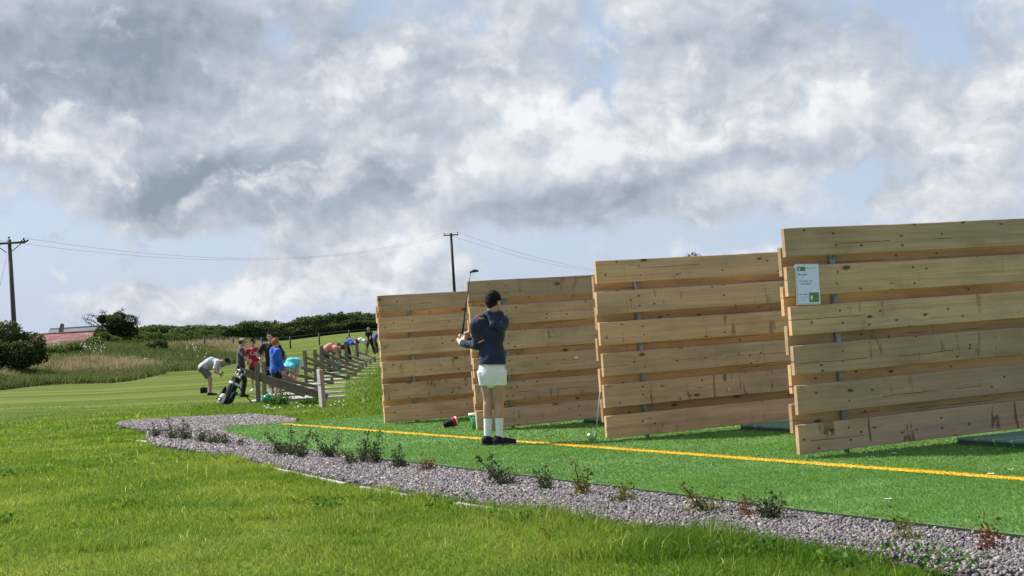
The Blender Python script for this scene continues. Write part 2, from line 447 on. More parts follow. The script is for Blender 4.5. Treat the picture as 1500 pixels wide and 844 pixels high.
t = NT('lawn soil')
o = t.coord()
pos = o
big = t.noise(pos, .35, 5, .6)
mid = t.noise(pos, 2.3, 5, .6)
fine = t.noise(pos, 38, 5, .7)
band = t.noise(t.mapping(pos, (.035, .42, .1), (0, 0, rad(9))), 1.0, 3, .5)
sepg = t.n('SeparateXYZ'); t.set(sepg, 0, pos)
stripe = t.ramp(t.math('ADD', t.math('MULTIPLY', band, .8), t.math('MULTIPLY', mid, .2)), [(.42, (.054, .092, .006)), (.5, (.076, .115, .008)), (.57, (.115, .148, .016))])
near = t.ramp(t.math('ADD', t.math('MULTIPLY', big, .5), t.math('MULTIPLY', mid, .5)), [(.36, (.06, .125, .012)), (.5, (.10, .175, .018)), (.64, (.17, .215, .045))])
farf = t.n('MapRange'); t.set(farf, 0, sepg.outputs[1]); farf.inputs[1].default_value = 16; farf.inputs[2].default_value = 34
g = t.mix(farf.outputs[0], near, stripe)
g = t.mix(1.0, g, t.ramp(fine, [(.25, (.55, .55, .55)), (.75, (1.35, 1.35, 1.35))]), 'MULTIPLY')
md = t.ramp(t.noise(pos, .25, 6, .65), [(.3, (.08, .11, .03)), (.5, (.17, .165, .08)), (.7, (.25, .20, .13))])
g = t.mix(t.attr('meadow'), g, md)
nrm = t.bump(fine, .6, .05)
M_lawn = t.done(t.bsdf(g, .9, spec=.15, normal=nrm))
ground = mesh_np('ground', V, [Q], M_lawn, attrs={'meadow': MD.ravel()}, smooth=True)
tag(ground, kind='structure')

# ------------------------------------------------------------------ artificial turf
def poly_sheet(name, poly, z, thick, m, side=None):
    bm = bmesh.new()
    vs_ = [bm.verts.new((x, y, z)) for x, y in poly]
    f = bm.faces.new(vs_)
    if f.normal.z < 0: f.normal_flip()
    r = bmesh.ops.extrude_face_region(bm, geom=[f])
    bmesh.ops.translate(bm, vec=(0, 0, -thick), verts=[v for v in r['geom'] if isinstance(v, bmesh.types.BMVert)])
    bmesh.ops.recalc_face_normals(bm, faces=bm.faces)
    bmesh.ops.triangulate(bm, faces=[f for f in bm.faces if len(f.verts) > 4])
    if side:
        for f in bm.faces:
            if abs(f.normal.z) < .5: f.material_index = 1
    me = bpy.data.meshes.new(name); bm.to_mesh(me); bm.free()
    return link(name, me, [m, side] if side else m)
t = NT('turf mat'); o = t.coord()
f1 = t.noise(t.mapping(o, (1, 1, 1)), 160, 3, .7); f2 = t.noise(o, 9, 4, .6); f3 = t.noise(o, 1.1, 3, .5)
c = t.ramp(f1, [(.3, (.05, .13, .028)), (.55, (.105, .225, .055)), (.75, (.16, .30, .09))])
c = t.mix(t.math('MULTIPLY', f3, .35), c, (.07, .21, .05))
M_turf = t.done(t.bsdf(c, .6, spec=.35, normal=t.bump(f1, .8, .012)))
turf = poly_sheet('artificial_turf', TURF, 0.0, .045, M_turf, plain('turf backing', (.018, .026, .016), .9)); tag(turf, kind='structure')

def fibre_mat(name, stops, tr=.3, trmul=1.25, rough=.6, spec=.12):
    t = NT(name); a = t.attr('tint')
    c = t.ramp(a, stops)
    tc = t.mix(1.0, c, (trmul * 1.05, trmul * 1.15, trmul * .7), 'MULTIPLY')
    return t.done(t.leafy(c, tr, rough, spec, tc))
M_fibre = fibre_mat('turf fibre', [(0, (.09, .175, .036)), (.5, (.155, .28, .066)), (.85, (.19, .32, .088)), (1, (.22, .35, .12))], .25)
M_yfibre = fibre_mat('yellow fibre', [(0, (.60, .37, .03)), (.6, (.76, .50, .045)), (1, (.86, .62, .12))], .2)
# the line: a sheet of yellow pile
bm = bmesh.new()
n = 120; L = (LINE_END - LINE_A).length; prev = None
for i in range(n + 1):
    p = LINE_A + LINE_D * (L * i / n)
    a = bm.verts.new(p + LINE_N * (LINE_W + random.uniform(-.004, .004)) + Vector((0, 0, .004)))
    b = bm.verts.new(p - LINE_N * (LINE_W + random.uniform(-.004, .004)) + Vector((0, 0, .004)))
    if prev: bm.faces.new((prev[0], prev[1], b, a))
    prev = (a, b)
bmesh.ops.recalc_face_normals(bm, faces=bm.faces)
me = bpy.data.meshes.new('painted_line'); bm.to_mesh(me); bm.free()
M_yel = plain('yellow pile', (.72, .47, .045), .7, var=.2, scale=150)
line = link('painted_line', me, M_yel); tag(line, kind='structure')

# ------------------------------------------------------------------ blades of grass
def blades(name, P, hgt, wid, lean, az, tint, mat, kind='stuff', parent=None, segs=2):
    n = len(P)
    wa = RNG.uniform(0, 2 * np.pi, n)
    wx, wy = np.cos(wa) * wid * .5, np.sin(wa) * wid * .5
    lx, ly = np.cos(az) * lean * hgt, np.sin(az) * lean * hgt
    def lvl(k, f):
        return np.stack([P[:, 0] + lx * f * f, P[:, 1] + ly * f * f, P[:, 2] + hgt * f * (1 - .35 * lean * f)], 1)
    Wd = np.stack([wx, wy, np.zeros(n)], 1)
    b = lvl(0, 0); m = lvl(1, .5); tp = lvl(2, 1.0)
    VV = np.concatenate([b - Wd, b + Wd, m - Wd * .8, m + Wd * .8, tp], 0)
    i = np.arange(n)
    q = np.stack([i, i + n, i + 3 * n, i + 2 * n], 1)
    tr = np.stack([i + 2 * n, i + 3 * n, i + 4 * n], 1)
    o = mesh_np(name, VV, [q, tr], mat, parent, {'tint': np.tile(tint, 5)}, smooth=False)
    if kind: tag(o, kind=kind)
    return o
def scatter(region_fn, d0, d1, t0, t1, dens):
    """random points with bearings t0..t1 and distances d0..d1, uniform per square metre"""
    area = (t1 - t0) * (d1 ** 2 - d0 ** 2) / 2
    n = int(area * dens)
    y = np.sqrt(RNG.uniform(d0 ** 2, d1 ** 2, n)); x = RNG.uniform(t0, t1, n) * y
    k = region_fn(x, y) & (RNG.random(n) > np.clip((y - 24) / 18, 0, 1) * (y < 45.01) * (d0 > 22.5) * (d1 == 45.0))
    return x[k], y[k]
TP, GPP = TURF, GRAVEL
def on_turf(x, y): return inpoly(x, y, TP)
def on_gravel(x, y): return inpoly(x, y, GPP)
def lawn_fn(x, y): return ~(on_turf(x, y) | on_gravel(x, y))
M_grass = fibre_mat('grass blade', [(0, (.044, .104, .012)), (.35, (.098, .165, .021)), (.7, (.195, .24, .042)), (.93, (.27, .29, .085)), (1, (.50, .46, .25))], .42, 1.35)

def lawn_blades(name, d0, d1, dens, hh, ww, tall=False, t0=-.46, t1=.44):
    x, y = scatter(lawn_fn, d0, d1, t0, t1, dens)
    n = len(x)
    patch = fbm(x * .55, y * .55, 11, 4); clump = fbm(x * 3.2, y * 3.2, 21, 3); yel = fbm(x * 1.3 + 5, y * 1.3, 31, 4)
    ed = distline(x, y, OUTER)
    edge = np.exp(-(ed / .22) ** 2) * (y < 16)
    h = hh * (.55 + .9 * clump + .5 * (patch - .5)) * RNG.uniform(.6, 1.35, n)
    h = h + edge * RNG.uniform(.0, .04, n) * (.3 + 1.2 * (vnoise(x * 1.7, y * 1.7, 77) > .45)) + (vnoise(x * 2.1, y * 2.1, 41) > .8) * RNG.uniform(0, .06, n)
    # the rank strip low in the photograph's middle and right
    rank = np.exp(-(ed / .55) ** 2) * np.clip((x + .6) / 1.2, 0, 1) * (y < 10.5)
    h = h + rank * RNG.uniform(.0, .09, n) * (.25 + 1.3 * np.clip((vnoise(x * 1.5, y * 1.5, 87) - .3) * 2, 0, 1))
    tint = np.clip(.43 + .12 * np.clip((1.0 - x) / 4, -.6, .6) + (yel - .5) * .8 + (clump - .5) * .35 + RNG.normal(0, .13, n) - rank * .11 - .07 * np.clip((y - 11) / 8, 0, 1), 0, .92)
    dry = RNG.random(n) < .014
    tint[dry] = RNG.uniform(.93, 1, dry.sum()); h[dry] *= RNG.uniform(.8, 1.6, dry.sum())
    P = np.stack([x, y, H(x, y) - .005 + (fbm(x * .9, y * .9, 3) - .5) * .03 * (y < 24)], 1)
    az = RNG.uniform(0, 2 * np.pi, n) * .7 + fbm(x * 1.1, y * 1.1, 51) * 6
    return blades(name, P, h, ww * RNG.uniform(.7, 1.4, n), RNG.uniform(.1, 1.1, n), az, tint, M_grass)
lawn_blades('grass', 5.6, 9.0, 7500 * GRASS, .036, .0040)
lawn_blades('grass', 9.0, 14.0, 4200 * GRASS, .044, .0056)
lawn_blades('grass', 14.0, 23.0, 1500 * GRASS, .038, .0095, t1=0.0, t0=-.46)
lawn_blades('grass', 23.0, 45.0, 420 * GRASS, .034, .016, t1=-.06)

# broad-leaved weeds in the lawn
def weed_leaves(name, centres, rr, n_each, size, stops):
    Vs = []; tint = []
    for (x, y), r in zip(centres, rr):
        m = n_each
        a = RNG.uniform(0, 2 * np.pi, m); q = r * np.sqrt(RNG.random(m))
        Vs.append(np.stack([x + q * np.cos(a), y + q * np.sin(a), hz(x, y) + RNG.uniform(.02, .09, m)], 1))
    P = np.concatenate(Vs); n = len(P)
    return leaf_mesh(name, P, np.full(n, size), RNG.uniform(.1, 1, n), fibre_mat(name + ' leaf', stops, .35))
def leaf_mesh(name, P, size, tint, mat, parent=None, up=.4, aspect=.55, fold=True):
    n = len(P)
    a = RNG.normal(size=(n, 3)); a /= np.linalg.norm(a, axis=1, keepdims=True)
    nr = RNG.normal(size=(n, 3)); nr[:, 2] += up * 2; nr /= np.linalg.norm(nr, axis=1, keepdims=True)
    a = a - nr * (a * nr).sum(1, keepdims=True); a /= np.linalg.norm(a, axis=1, keepdims=True) + 1e-9
    b = np.cross(nr, a)
    s = size[:, None]
    VV = np.concatenate([P - a * s * .5, P + b * s * aspect * .5 + nr * s * .08, P + a * s * .5, P - b * s * aspect * .5 + nr * s * .08], 0)
    i = np.arange(n)
    t1 = np.stack([i, i + n, i + 2 * n], 1); t2 = np.stack([i, i + 2 * n, i + 3 * n], 1)
    return mesh_np(name, VV, [t1, t2], mat, parent, {'tint': np.tile(tint, 4)})
cs = []; rr = []
for _ in range(9):
    d = math.sqrt(random.uniform(6.2 ** 2, 18 ** 2)); tt = random.uniform(-.36, .12)
    if lawn_fn(np.array([tt * d]), np.array([d]))[0]: cs.append((tt * d, d)); rr.append(random.uniform(.04, .12))
for q in [(1100, 812), (1250, 832), (1345, 822), (760, 762), (660, 742), (1390, 838)]:
    p = gp(*q, z=-.04); cs.append((p.x, p.y)); rr.append(.16)
o = weed_leaves('lawn_weed_leaves', cs, rr, 55, .034, [(0, (.02, .075, .012)), (.6, (.05, .13, .02)), (1, (.11, .2, .05))]); tag(o, kind='stuff')

# turf pile
def turf_fn(x, y):
    k = on_turf(x, y)
    s = (x - LINE_A.x) * LINE_D.x + (y - LINE_A.y) * LINE_D.y; dd = np.abs((x - LINE_A.x) * LINE_N.x + (y - LINE_A.y) * LINE_N.y)
    return k & ~((s > 0) & (dd < LINE_W - .003))
def pile(name, fn, d0, d1, dens, hh, ww, mat, t0=-.25, t1=.60):
    x, y = scatter(fn, d0, d1, t0, t1, dens); n = len(x)
    tint = np.clip(RNG.normal(.5, .13, n) + (fbm(x * 5, y * 5, 61) - .5) * .4 + (fbm(x * .7, y * .7, 62) - .5) * .5 + (RNG.random(n) < .03) * .5, 0, 1)
    P = np.stack([x, y, np.full(n, .001)], 1)
    az = RNG.normal(.6, .9, n) + fbm(x * 2, y * 2, 71) * 5
    return blades(name, P, hh * RNG.uniform(.6, 1.2, n), ww * RNG.uniform(.7, 1.3, n), RNG.uniform(.5, 1.3, n), az, tint, mat)
pile('turf_grass', turf_fn, 6.3, 9.5, 9000 * GRASS, .018, .0042, M_fibre)
pile('turf_grass', turf_fn, 9.5, 14.0, 4500 * GRASS, .018, .0058, M_fibre)
pile('turf_grass', turf_fn, 14.0, 23.0, 1300 * GRASS, .022, .010, M_fibre, t1=.2)
def line_fn(x, y):
    s = (x - LINE_A.x) * LINE_D.x + (y - LINE_A.y) * LINE_D.y; dd = np.abs((x - LINE_A.x) * LINE_N.x + (y - LINE_A.y) * LINE_N.y)
    return (s > 0) & (dd < LINE_W)
pile('yellow_line_grass', line_fn, 7.5, 13, 7000 * GRASS, .020, .0055, M_yfibre)
pile('yellow_line_grass', line_fn, 13, 23, 2500 * GRASS, .020, .009, M_yfibre)

# ------------------------------------------------------------------ gravel
t = NT('gravel bed'); o = t.coord()
c = t.ramp(t.noise(o, 60, 4, .7), [(.3, (.04, .035, .036)), (.7, (.12, .105, .105))])
M_gbed = t.done(t.bsdf(c, .9))
bed = poly_sheet('gravel_bed', [(x, y) for x, y in GRAVEL], -.034, .008, M_gbed); tag(bed, kind='structure')
t = NT('gravel stone'); a = t.attr('tint'); o = t.coord()
c = t.ramp(a, [(0, (.055, .050, .054)), (.25, (.10, .089, .094)), (.5, (.165, .145, .151)), (.75, (.25, .222, .224)), (.9, (.38, .355, .352)), (1, (.58, .56, .55))])
c = t.mix(.25, c, t.ramp(t.noise(o, 90, 3), [(.3, (.09, .08, .082)), (.7, (.30, .275, .27))]))
M_stone = t.done(t.bsdf(c, .8, spec=.3))
CUBE = np.array([[-1, -1, -1], [1, -1, -1], [1, 1, -1], [-1, 1, -1], [-1, -1, 1], [1, -1, 1], [1, 1, 1], [-1, 1, 1]], float) * .5
CQ = np.array([[0, 3, 2, 1], [4, 5, 6, 7], [0, 1, 5, 4], [1, 2, 6, 5], [2, 3, 7, 6], [3, 0, 4, 7]])
def stones(d0, d1, dens, size, zj):
    x, y = scatter(on_gravel, d0, d1, -.36, .42, dens)
    ed = distline(x, y, OUTER); n0 = len(x)
    keep = ~((ed < .22) & (RNG.random(n0) < .75 * np.exp(-ed / .1))) 
    x, y = x[keep], y[keep]; n = len(x)
    lib = CUBE[None] + RNG.uniform(-.28, .28, (n, 8, 3))
    s = size * RNG.uniform(.55, 1.35, n)[:, None] * np.stack([RNG.uniform(.8, 1.5, n), RNG.uniform(.6, 1.0, n), RNG.uniform(.45, .8, n)], 1)
    q = RNG.normal(size=(n, 4)); q[:, 1:3] *= .45; q /= np.linalg.norm(q, axis=1, keepdims=True)
    w0, x0, y0, z0 = q.T
    R = np.stack([1 - 2 * (y0 * y0 + z0 * z0), 2 * (x0 * y0 - z0 * w0), 2 * (x0 * z0 + y0 * w0), 2 * (x0 * y0 + z0 * w0), 1 - 2 * (x0 * x0 + z0 * z0), 2 * (y0 * z0 - x0 * w0), 2 * (x0 * z0 - y0 * w0), 2 * (y0 * z0 + x0 * w0), 1 - 2 * (x0 * x0 + y0 * y0)], 1).reshape(n, 3, 3)
    VV = np.einsum('nij,nkj->nki', R, lib * s[:, None, :])
    VV = VV + np.stack([x, y, -.031 + RNG.uniform(0, zj, n)], 1)[:, None, :]
    F = (CQ[None] + (np.arange(n) * 8)[:, None, None]).reshape(-1, 4)
    tint = np.clip(RNG.beta(1.5, 1.8, n), 0, 1)
    return mesh_np('gravel', VV.reshape(-1, 3), [F], M_stone, attrs={'tint': np.repeat(tint, 8)})
for a in ((4.5, 9.5, 9000, .0122, .017), (9.5, 15, 5200, .0158, .015), (15, 25, 2300, .025, .015)):
    tag(stones(a[0], a[1], a[2] * GRASS, a[3], a[4]), kind='stuff')

# leaf litter
def litter(name, pts, cols, size):
    P = np.array([(q[0], q[1], q[2]) for q in pts]); o = leaf_mesh(name, P, RNG.uniform(.6, 1.4, len(P)) * size, RNG.uniform(0, 1, len(P)), fibre_mat(name + ' leaf', cols, .2), None, 1.2, .6); tag(o, kind='stuff')
pts = []
for cx, cy, m in ((455, 738, 5), (447, 750, 4), (472, 735, 2), (318, 838, 1), (790, 780, 5)):
    for _ in range(m):
        q = gp(random.gauss(cx, 8), random.gauss(cy, 3), z=-.03); pts.append((q.x, q.y, hz(q.x, q.y) + random.uniform(.035, .06)))
litter('fallen_leaves', pts, [(0, (.10, .045, .015)), (.6, (.26, .13, .03)), (1, (.30, .19, .06))], .036)
x_, y_ = scatter(on_gravel, 6, 20, -.34, .36, 7); pts = [(a, b, -.006 + random.uniform(0, .008)) for a, b in zip(x_, y_)]
litter('leaf_litter', pts, [(0, (.06, .035, .02)), (.6, (.16, .10, .05)), (.8, (.09, .12, .03)), (1, (.34, .28, .16))], .026)
# white timber edging along the gravel: one strip per length of board
M_edge = plain('bleached timber', (.36, .335, .285), .8, var=.35, scale=12, bump=.3)
ed_px = [((185, 642), (216, 645.5), 'short bleached edging board at the pointed end of the gravel bed'),
         ((385, 680.5), (506, 706), 'bleached edging board beside the gravel opposite the big dark shrub clump'),
         ((528, 711), (604, 724), 'short white edging board between lawn and gravel left of the boy'),
         ((668, 734), (808, 754), 'long white edging board half sunk in grass below the boy')]
for (a, b, lab) in ed_px:
    A, B = gp(*a, z=-.02), gp(*b, z=-.02)
    D = (B - A); ang = math.atan2(D.y, D.x)
    mb = MB(); mb.box((D.length, .03, .075), (D.length / 2, 0, -.076), bevel=.004)
    o = mb.build('edging_board', M_edge); o.location = (A.x, A.y, .012 if True else 0); o.rotation_euler = (0, 0, ang)
    tag(o, lab, 'edging board', 'timber edging boards along the gravel')
# ------------------------------------------------------------------ timber bay dividers
def wood(name, stops, stain=.55, knot=1.0, grey=.25):
    t = NT(name); o = t.coord()
    rnd = t.n('ObjectInfo').outputs['Random']
    off = t.n('CombineXYZ'); t.set(off, 0, t.math('MULTIPLY', rnd, 57.0)); t.set(off, 1, t.math('MULTIPLY', rnd, 13.0)); t.set(off, 2, t.math('MULTIPLY', rnd, 31.0))
    v = t.vmath('ADD', o, off.outputs[0]).outputs[0]
    # knots: sparse cells
    vsep = t.n('SeparateXYZ'); t.set(vsep, 0, v); v2 = t.n('CombineXYZ'); t.set(v2, 0, vsep.outputs[0]); t.set(v2, 1, vsep.outputs[2]); v2 = v2.outputs[0]
    kv = t.n('TexVoronoi', feature='F1', voronoi_dimensions='2D'); t.set(kv, 'Vector', t.mapping(v2, (2.4, 5.6, 1))); kv.inputs['Scale'].default_value = 1.0; kv.inputs['Randomness'].default_value = 1.0
    ksep = t.n('SeparateColor'); t.set(ksep, 0, kv.outputs['Color'])
    has = t.math('GREATER_THAN', ksep.outputs[0], .62)
    ksize = t.math('ADD', t.math('MULTIPLY', t.math('POWER', ksep.outputs[1], 2.0), .15), .04)
    kd = t.math('DIVIDE', kv.outputs['Distance'], ksize)
    warp = t.math('MULTIPLY', t.math('MULTIPLY', has, t.math('POWER', 2.718, t.math('MULTIPLY', t.math('MULTIPLY', kd, kd), -.12))), .03)
    sp = t.n('SeparateXYZ'); t.set(sp, 0, v)
    cz = t.math('ADD', sp.outputs[2], warp)
    cb = t.n('CombineXYZ'); t.set(cb, 0, sp.outputs[0]); t.set(cb, 1, sp.outputs[1]); t.set(cb, 2, cz)
    gv = cb.outputs[0]
    g1 = t.noise(t.mapping(gv, (.9, 25, 38)), 1.0, 6, .6, .6)
    g2 = t.noise(t.mapping(gv, (1.6, 60, 150)), 1.0, 3, .6)
    blot = t.noise(t.mapping(v, (1.6, 3, 4)), 1.0, 5, .6)
    c = t.ramp(t.math('ADD', t.math('MULTIPLY', g1, .72), t.math('MULTIPLY', g2, .28)), stops)
    c = t.mix(1.0, c, t.ramp(blot, [(.28, (.72, .70, .66)), (.5, (1, 1, 1)), (.75, (1.18, 1.16, 1.1))]), 'MULTIPLY')
    # per-board tone
    tone = t.ramp(rnd, [(0, (.70, .70, .72)), (.25, (.88, .86, .85)), (.5, (1.0, .98, .96)), (.75, (1.06, 1.0, .92)), (1, (1.18, 1.12, 1.02))])
    c = t.mix(1.0, c, tone, 'MULTIPLY')
    # grey weathering
    wz = t.noise(t.mapping(v, (.8, 2, 9)), 1.0, 4, .55)
    c = t.mix(t.math('MULTIPLY', t.ramp(wz, [(.45, 0.0), (.75, 1.0)]), grey), c, (.30, .255, .20))
    # saw and weather marks running across the board
    sx = t.noise(t.mapping(v, (11, 1, 2.2), (0, rad(24), 0)), 1.0, 3, .55, 1.2)
    sy = t.noise(t.mapping(v, (1.3, 1, 4)), 1.0, 3, .6)
    sm = t.math('MULTIPLY', t.ramp(sx, [(.605, 0.0), (.635, 1.0)]), t.ramp(sy, [(.45, 0.0), (.52, 1.0)]))
    brd = t.math('MULTIPLY', t.math('MULTIPLY', sm, stain), t.math('ADD', t.math('MULTIPLY', t.math('FRACT', t.math('MULTIPLY', rnd, 7.31)), 1.25), .1), clamp=True)
    c = t.mix(brd, c, (.115, .070, .030))
    # small specks
    vv = t.n('TexVoronoi', voronoi_dimensions='2D'); t.set(vv, 'Vector', t.mapping(v2, (8, 12, 1))); vv.inputs['Scale'].default_value = 1.0
    s2 = t.n('SeparateColor'); t.set(s2, 0, vv.outputs['Color'])
    spk = t.math('MULTIPLY', t.math('GREATER_THAN', s2.outputs[0], .86), t.math('LESS_THAN', vv.outputs['Distance'], .11))
    c = t.mix(t.math('MULTIPLY', spk, .75), c, (.07, .04, .02))
    # knot rings
    halo = t.math('MULTIPLY', has, t.ramp(kd, [(.0, 1.0), (1.0, 0.0)]))
    core = t.math('MULTIPLY', has, t.ramp(kd, [(.38, 1.0), (.62, 0.0)]))
    c = t.mix(t.math('MULTIPLY', halo, .55 * knot), c, (.17, .095, .04))
    c = t.mix(t.math('MULTIPLY', core, .8 * knot), c, (.075, .04, .018))
    # a drying check along some boards
    osep = t.n('SeparateXYZ'); t.set(osep, 0, o)
    cwav = t.math('MULTIPLY', t.math('SUBTRACT', t.noise(t.mapping(v, (1.1, .1, .1)), 1.0, 4, .6), .5), .06)
    ck = t.math('ABSOLUTE', t.math('SUBTRACT', t.math('ADD', osep.outputs[2], cwav), t.math('ADD', .07, t.math('MULTIPLY', rnd, .07))))
    ckm = t.math('MULTIPLY', t.math('LESS_THAN', ck, .0022), t.math('GREATER_THAN', t.noise(t.mapping(v, (.8, .1, .1), (0, 0, 0), (9, 0, 0)), 1.0, 2), .56))
    c = t.mix(t.math('MULTIPLY', ckm, .8), c, (.05, .03, .018))
    h = t.math('ADD', t.math('MULTIPLY', g1, .7), t.math('MULTIPLY', g2, .3))
    h = t.math('SUBTRACT', h, t.math('MULTIPLY', ckm, 1.2))
    return t.done(t.bsdf(c, .82, spec=.2, normal=t.bump(h, .35, .004)))
M_front = wood('pale softwood', [(.25, (.40, .258, .155)), (.48, (.545, .365, .222)), (.72, (.67, .475, .31))], .65, 1.0, .5)
M_rear = wood('orange softwood', [(.25, (.35, .228, .13)), (.5, (.47, .32, .19)), (.72, (.57, .405, .25))], .3, 1.0, .1)
t = NT('galvanised steel'); o = t.coord()
vz = t.n('TexVoronoi'); t.set(vz, 'Vector', o); vz.inputs['Scale'].default_value = 45
c = t.ramp(vz.outputs['Color'], [(.2, (.19, .22, .25)), (.8, (.30, .335, .37))])
M_galv = t.done(t.bsdf(c, .6, .25, .4))
M_bolt = plain('bolt head', (.10, .095, .09), .5, .7)

def board(name, L, h, th, mat, parent, x0, y0, z0, bolts=(), seed=0, face=-1):
    bm = bmesh.new()
    n = 24
    rings = []
    for i in range(n + 1):
        x = L * i / n
        dz = .006 * (vnoise(x * 1.3 + seed * 7.1, 0.3 + seed) - .5) + .004 * (vnoise(x * 6 + seed, 9.1) - .5)
        db = .006 * (vnoise(x * 1.1 + seed * 3.7, 5.3 + seed) - .5)
        dy = .012 * (vnoise(x * .8 + seed * 2.3, 7.7) - .5)
        e = .004
        prof = [(-th / 2, e), (-th / 2 + e, 0), (th / 2 - e, 0), (th / 2, e), (th / 2, h - e), (th / 2 - e, h), (-th / 2 + e, h), (-th / 2, h - e)]
        rings.append([bm.verts.new((x, dy + py, (dz if pz > h / 2 else db) + pz)) for py, pz in prof])
    for a, b in zip(rings[:-1], rings[1:]):
        for k in range(8): bm.faces.new((a[k], a[(k + 1) % 8], b[(k + 1) % 8], b[k]))
    bm.faces.new(rings[0]); bm.faces.new(rings[-1][::-1])
    for bx in bolts:
        for bz in (h * random.uniform(.26, .36), h * random.uniform(.66, .76)):
            r = bmesh.ops.create_cone(bm, cap_ends=True, segments=8, radius1=.008, radius2=.006, depth=.008, matrix=Matrix.Translation((bx + random.uniform(-.015, .015), face * (th / 2 + .002), bz)) @ Matrix.Rotation(rad(90), 4, 'X'))
            for v in r['verts']:
                for f in v.link_faces: f.material_index = 1
    bmesh.ops.recalc_face_normals(bm, faces=bm.faces)
    me = bpy.data.meshes.new(name); bm.to_mesh(me); bm.free()
    o = link(name, me, [mat, M_bolt], parent)
    o.location = (x0, y0, z0)
    return o

PANG = math.atan2(.413, .911)
BH, PITCH_B, TH = .208, .281, .036
corners = {}
specs = [  # photo x, y of the front bottom corner, distance, label
    (565, 622, 18.4, 'smallest timber bay divider, farthest left of the four and behind the bucket'),
    (700, 628, 15.8, 'timber bay divider right behind the boy with a white scuff on it'),
    (890, 641, 13.15, 'timber bay divider with an iron leaning on its left end'),
    (1173, 663, 10.35, 'largest timber bay divider, with a paper notice fixed near its left end')]
PL = 3.0
for bi, (x, y, d, lab) in enumerate(specs):
    random.seed(40 + bi)
    C = at(x, y, d)
    corners[bi] = C
    root = empty('bay_divider', (C.x, C.y, 0.0))
    root.rotation_euler = (0, -rad(.65), PANG)
    tag(root, lab, 'bay divider', 'overlapping timber dividers between the golf bays')
    z0 = max(C.z - .014, .014)
    px_ = (.44, PL - .44)
    for k in range(6):
        board('board', PL + random.uniform(-.01, .01), BH + random.uniform(-.003, .004), TH, M_front, root, random.uniform(-.008, .008), TH / 2, z0 + k * PITCH_B, px_, bi * 20 + k)
    for k in range(5):
        board('board', PL + random.uniform(-.01, .01), BH + random.uniform(-.003, .004), TH, M_rear, root, random.uniform(.002, .026), TH + .043 + TH / 2, z0 + k * PITCH_B + PITCH_B * .52, px_, bi * 20 + 10 + k, 1)
    for q in px_:
        mb = MB(); mb.tube([(q, TH + .0215, -.1), (q, TH + .0215, z0 + 5 * PITCH_B + BH - .03)], .0212, 16)
        mb.build('metal_post', M_galv, root)

def on_panel(bi, u, z, off=0.0):
    """world matrix of a spot on divider bi: u along it, z above its foot, off in front of the boards"""
    root = corners[bi]
    M = Matrix.Translation((root.x, root.y, 0)) @ Matrix.Rotation(PANG, 4, 'Z') @ Matrix.Rotation(-rad(.65), 4, 'Y')
    return M @ Matrix.Translation((u, -off, z))
def panel_hit(bi, x, y):
    """(u, z) where the photo ray meets the divider's front face"""
    M = on_panel(bi, 0, 0); Mi = M.inverted()
    a = Mi @ CAM; b = (Mi.to_3x3() @ ray(x, y))
    s = -a.y / b.y; p = a + b * s
    return p.x, p.z

# scuffs and stains that have a shape of their own
M_scuffw = plain('scraped white paint', (.70, .68, .62), .8); M_scuffp = plain('splintered pale wood', (.55, .47, .30), .8); M_scuffg = plain('green smear', (.10, .20, .05), .8)
def scuff(bi, x, y, rx, rz, m, lab=None):
    u, z = panel_hit(bi, x, y)
    bm = bmesh.new(); n = 14
    vs_ = []
    for k in range(n):
        a = 2 * math.pi * k / n; q = random.uniform(.6, 1.1)
        vs_.append((u + rx * q * math.cos(a), -.0115, z + rz * q * math.sin(a)))
    mb = MB(); mb.prism([(v[0], v[2]) for v in vs_], .014, Matrix.Translation((0, -.0135, 0)))
    root = [o for o in bpy.data.objects if o.name.startswith('bay_divider')][bi]
    mb.build('scuff_mark', m, root)
scuff(1, 843, 524, .032, .018, M_scuffw)
scuff(2, 1067, 570, .026, .028, M_scuffp)

# ------------------------------------------------------------------ paper notice on the largest divider
M_paper = plain('laminated paper', (.72, .71, .93), .25, var=.03, scale=6); M_sleeve = plain('clear plastic border', (.62, .64, .62), .15, var=.08, scale=25)
M_ink = plain('printed ink', (.17, .19, .27), .6); M_ink2 = plain('pale print', (.40, .43, .52), .6); M_lgreen = plain('printed green', (.10, .20, .075), .4, var=.1, scale=20); M_lwhite = plain('printed white', (.75, .76, .72), .4)
uv0 = panel_hit(3, 1160, 390.5); uv1 = panel_hit(3, 1196, 389); uv2 = panel_hit(3, 1167, 445)
sw, sh_ = .185, .272
sign = empty('paper_notice'); sign.matrix_world = on_panel(3, uv2[0] + .006, uv2[1], .016) @ Matrix.Rotation(rad(1.6), 4, 'Y')
tag(sign, 'white paper notice with green logo blocks fixed to the largest timber divider', 'notice')
MB().box((sw + .02, .004, sh_ + .02), (sw / 2, .010, sh_ / 2)).build('plastic_sleeve', M_sleeve, sign)
MB().box((sw, .003, sh_), (sw / 2 + .002, .0058, sh_ / 2)).build('paper_sheet', M_paper, sign)
def ink(name, x, z, wd, ht, m, words=None):
    mb = MB()
    if words is None: mb.box((wd, .0012, ht), (x + wd / 2, .0033, z + ht / 2))
    else:
        cx = x
        for wl in words:   # words too blurred to read: broken strokes
            for k in range(wl):
                hh = ht * random.choice([.62, .62, .7, 1.0]); mb.box((ht * .34, .0012, hh), (cx + ht * .17, .0033, z + hh / 2)); cx += ht * .52
            cx += ht * .6
    return mb.build(name, m, sign)
random.seed(3)
lg = ink('logo_block', .008, sh_ - .040, .066, .031, M_lgreen); lg2 = ink('logo_emblem', 0, 0, .001, .001, M_lwhite); bpy.data.objects.remove(lg2)
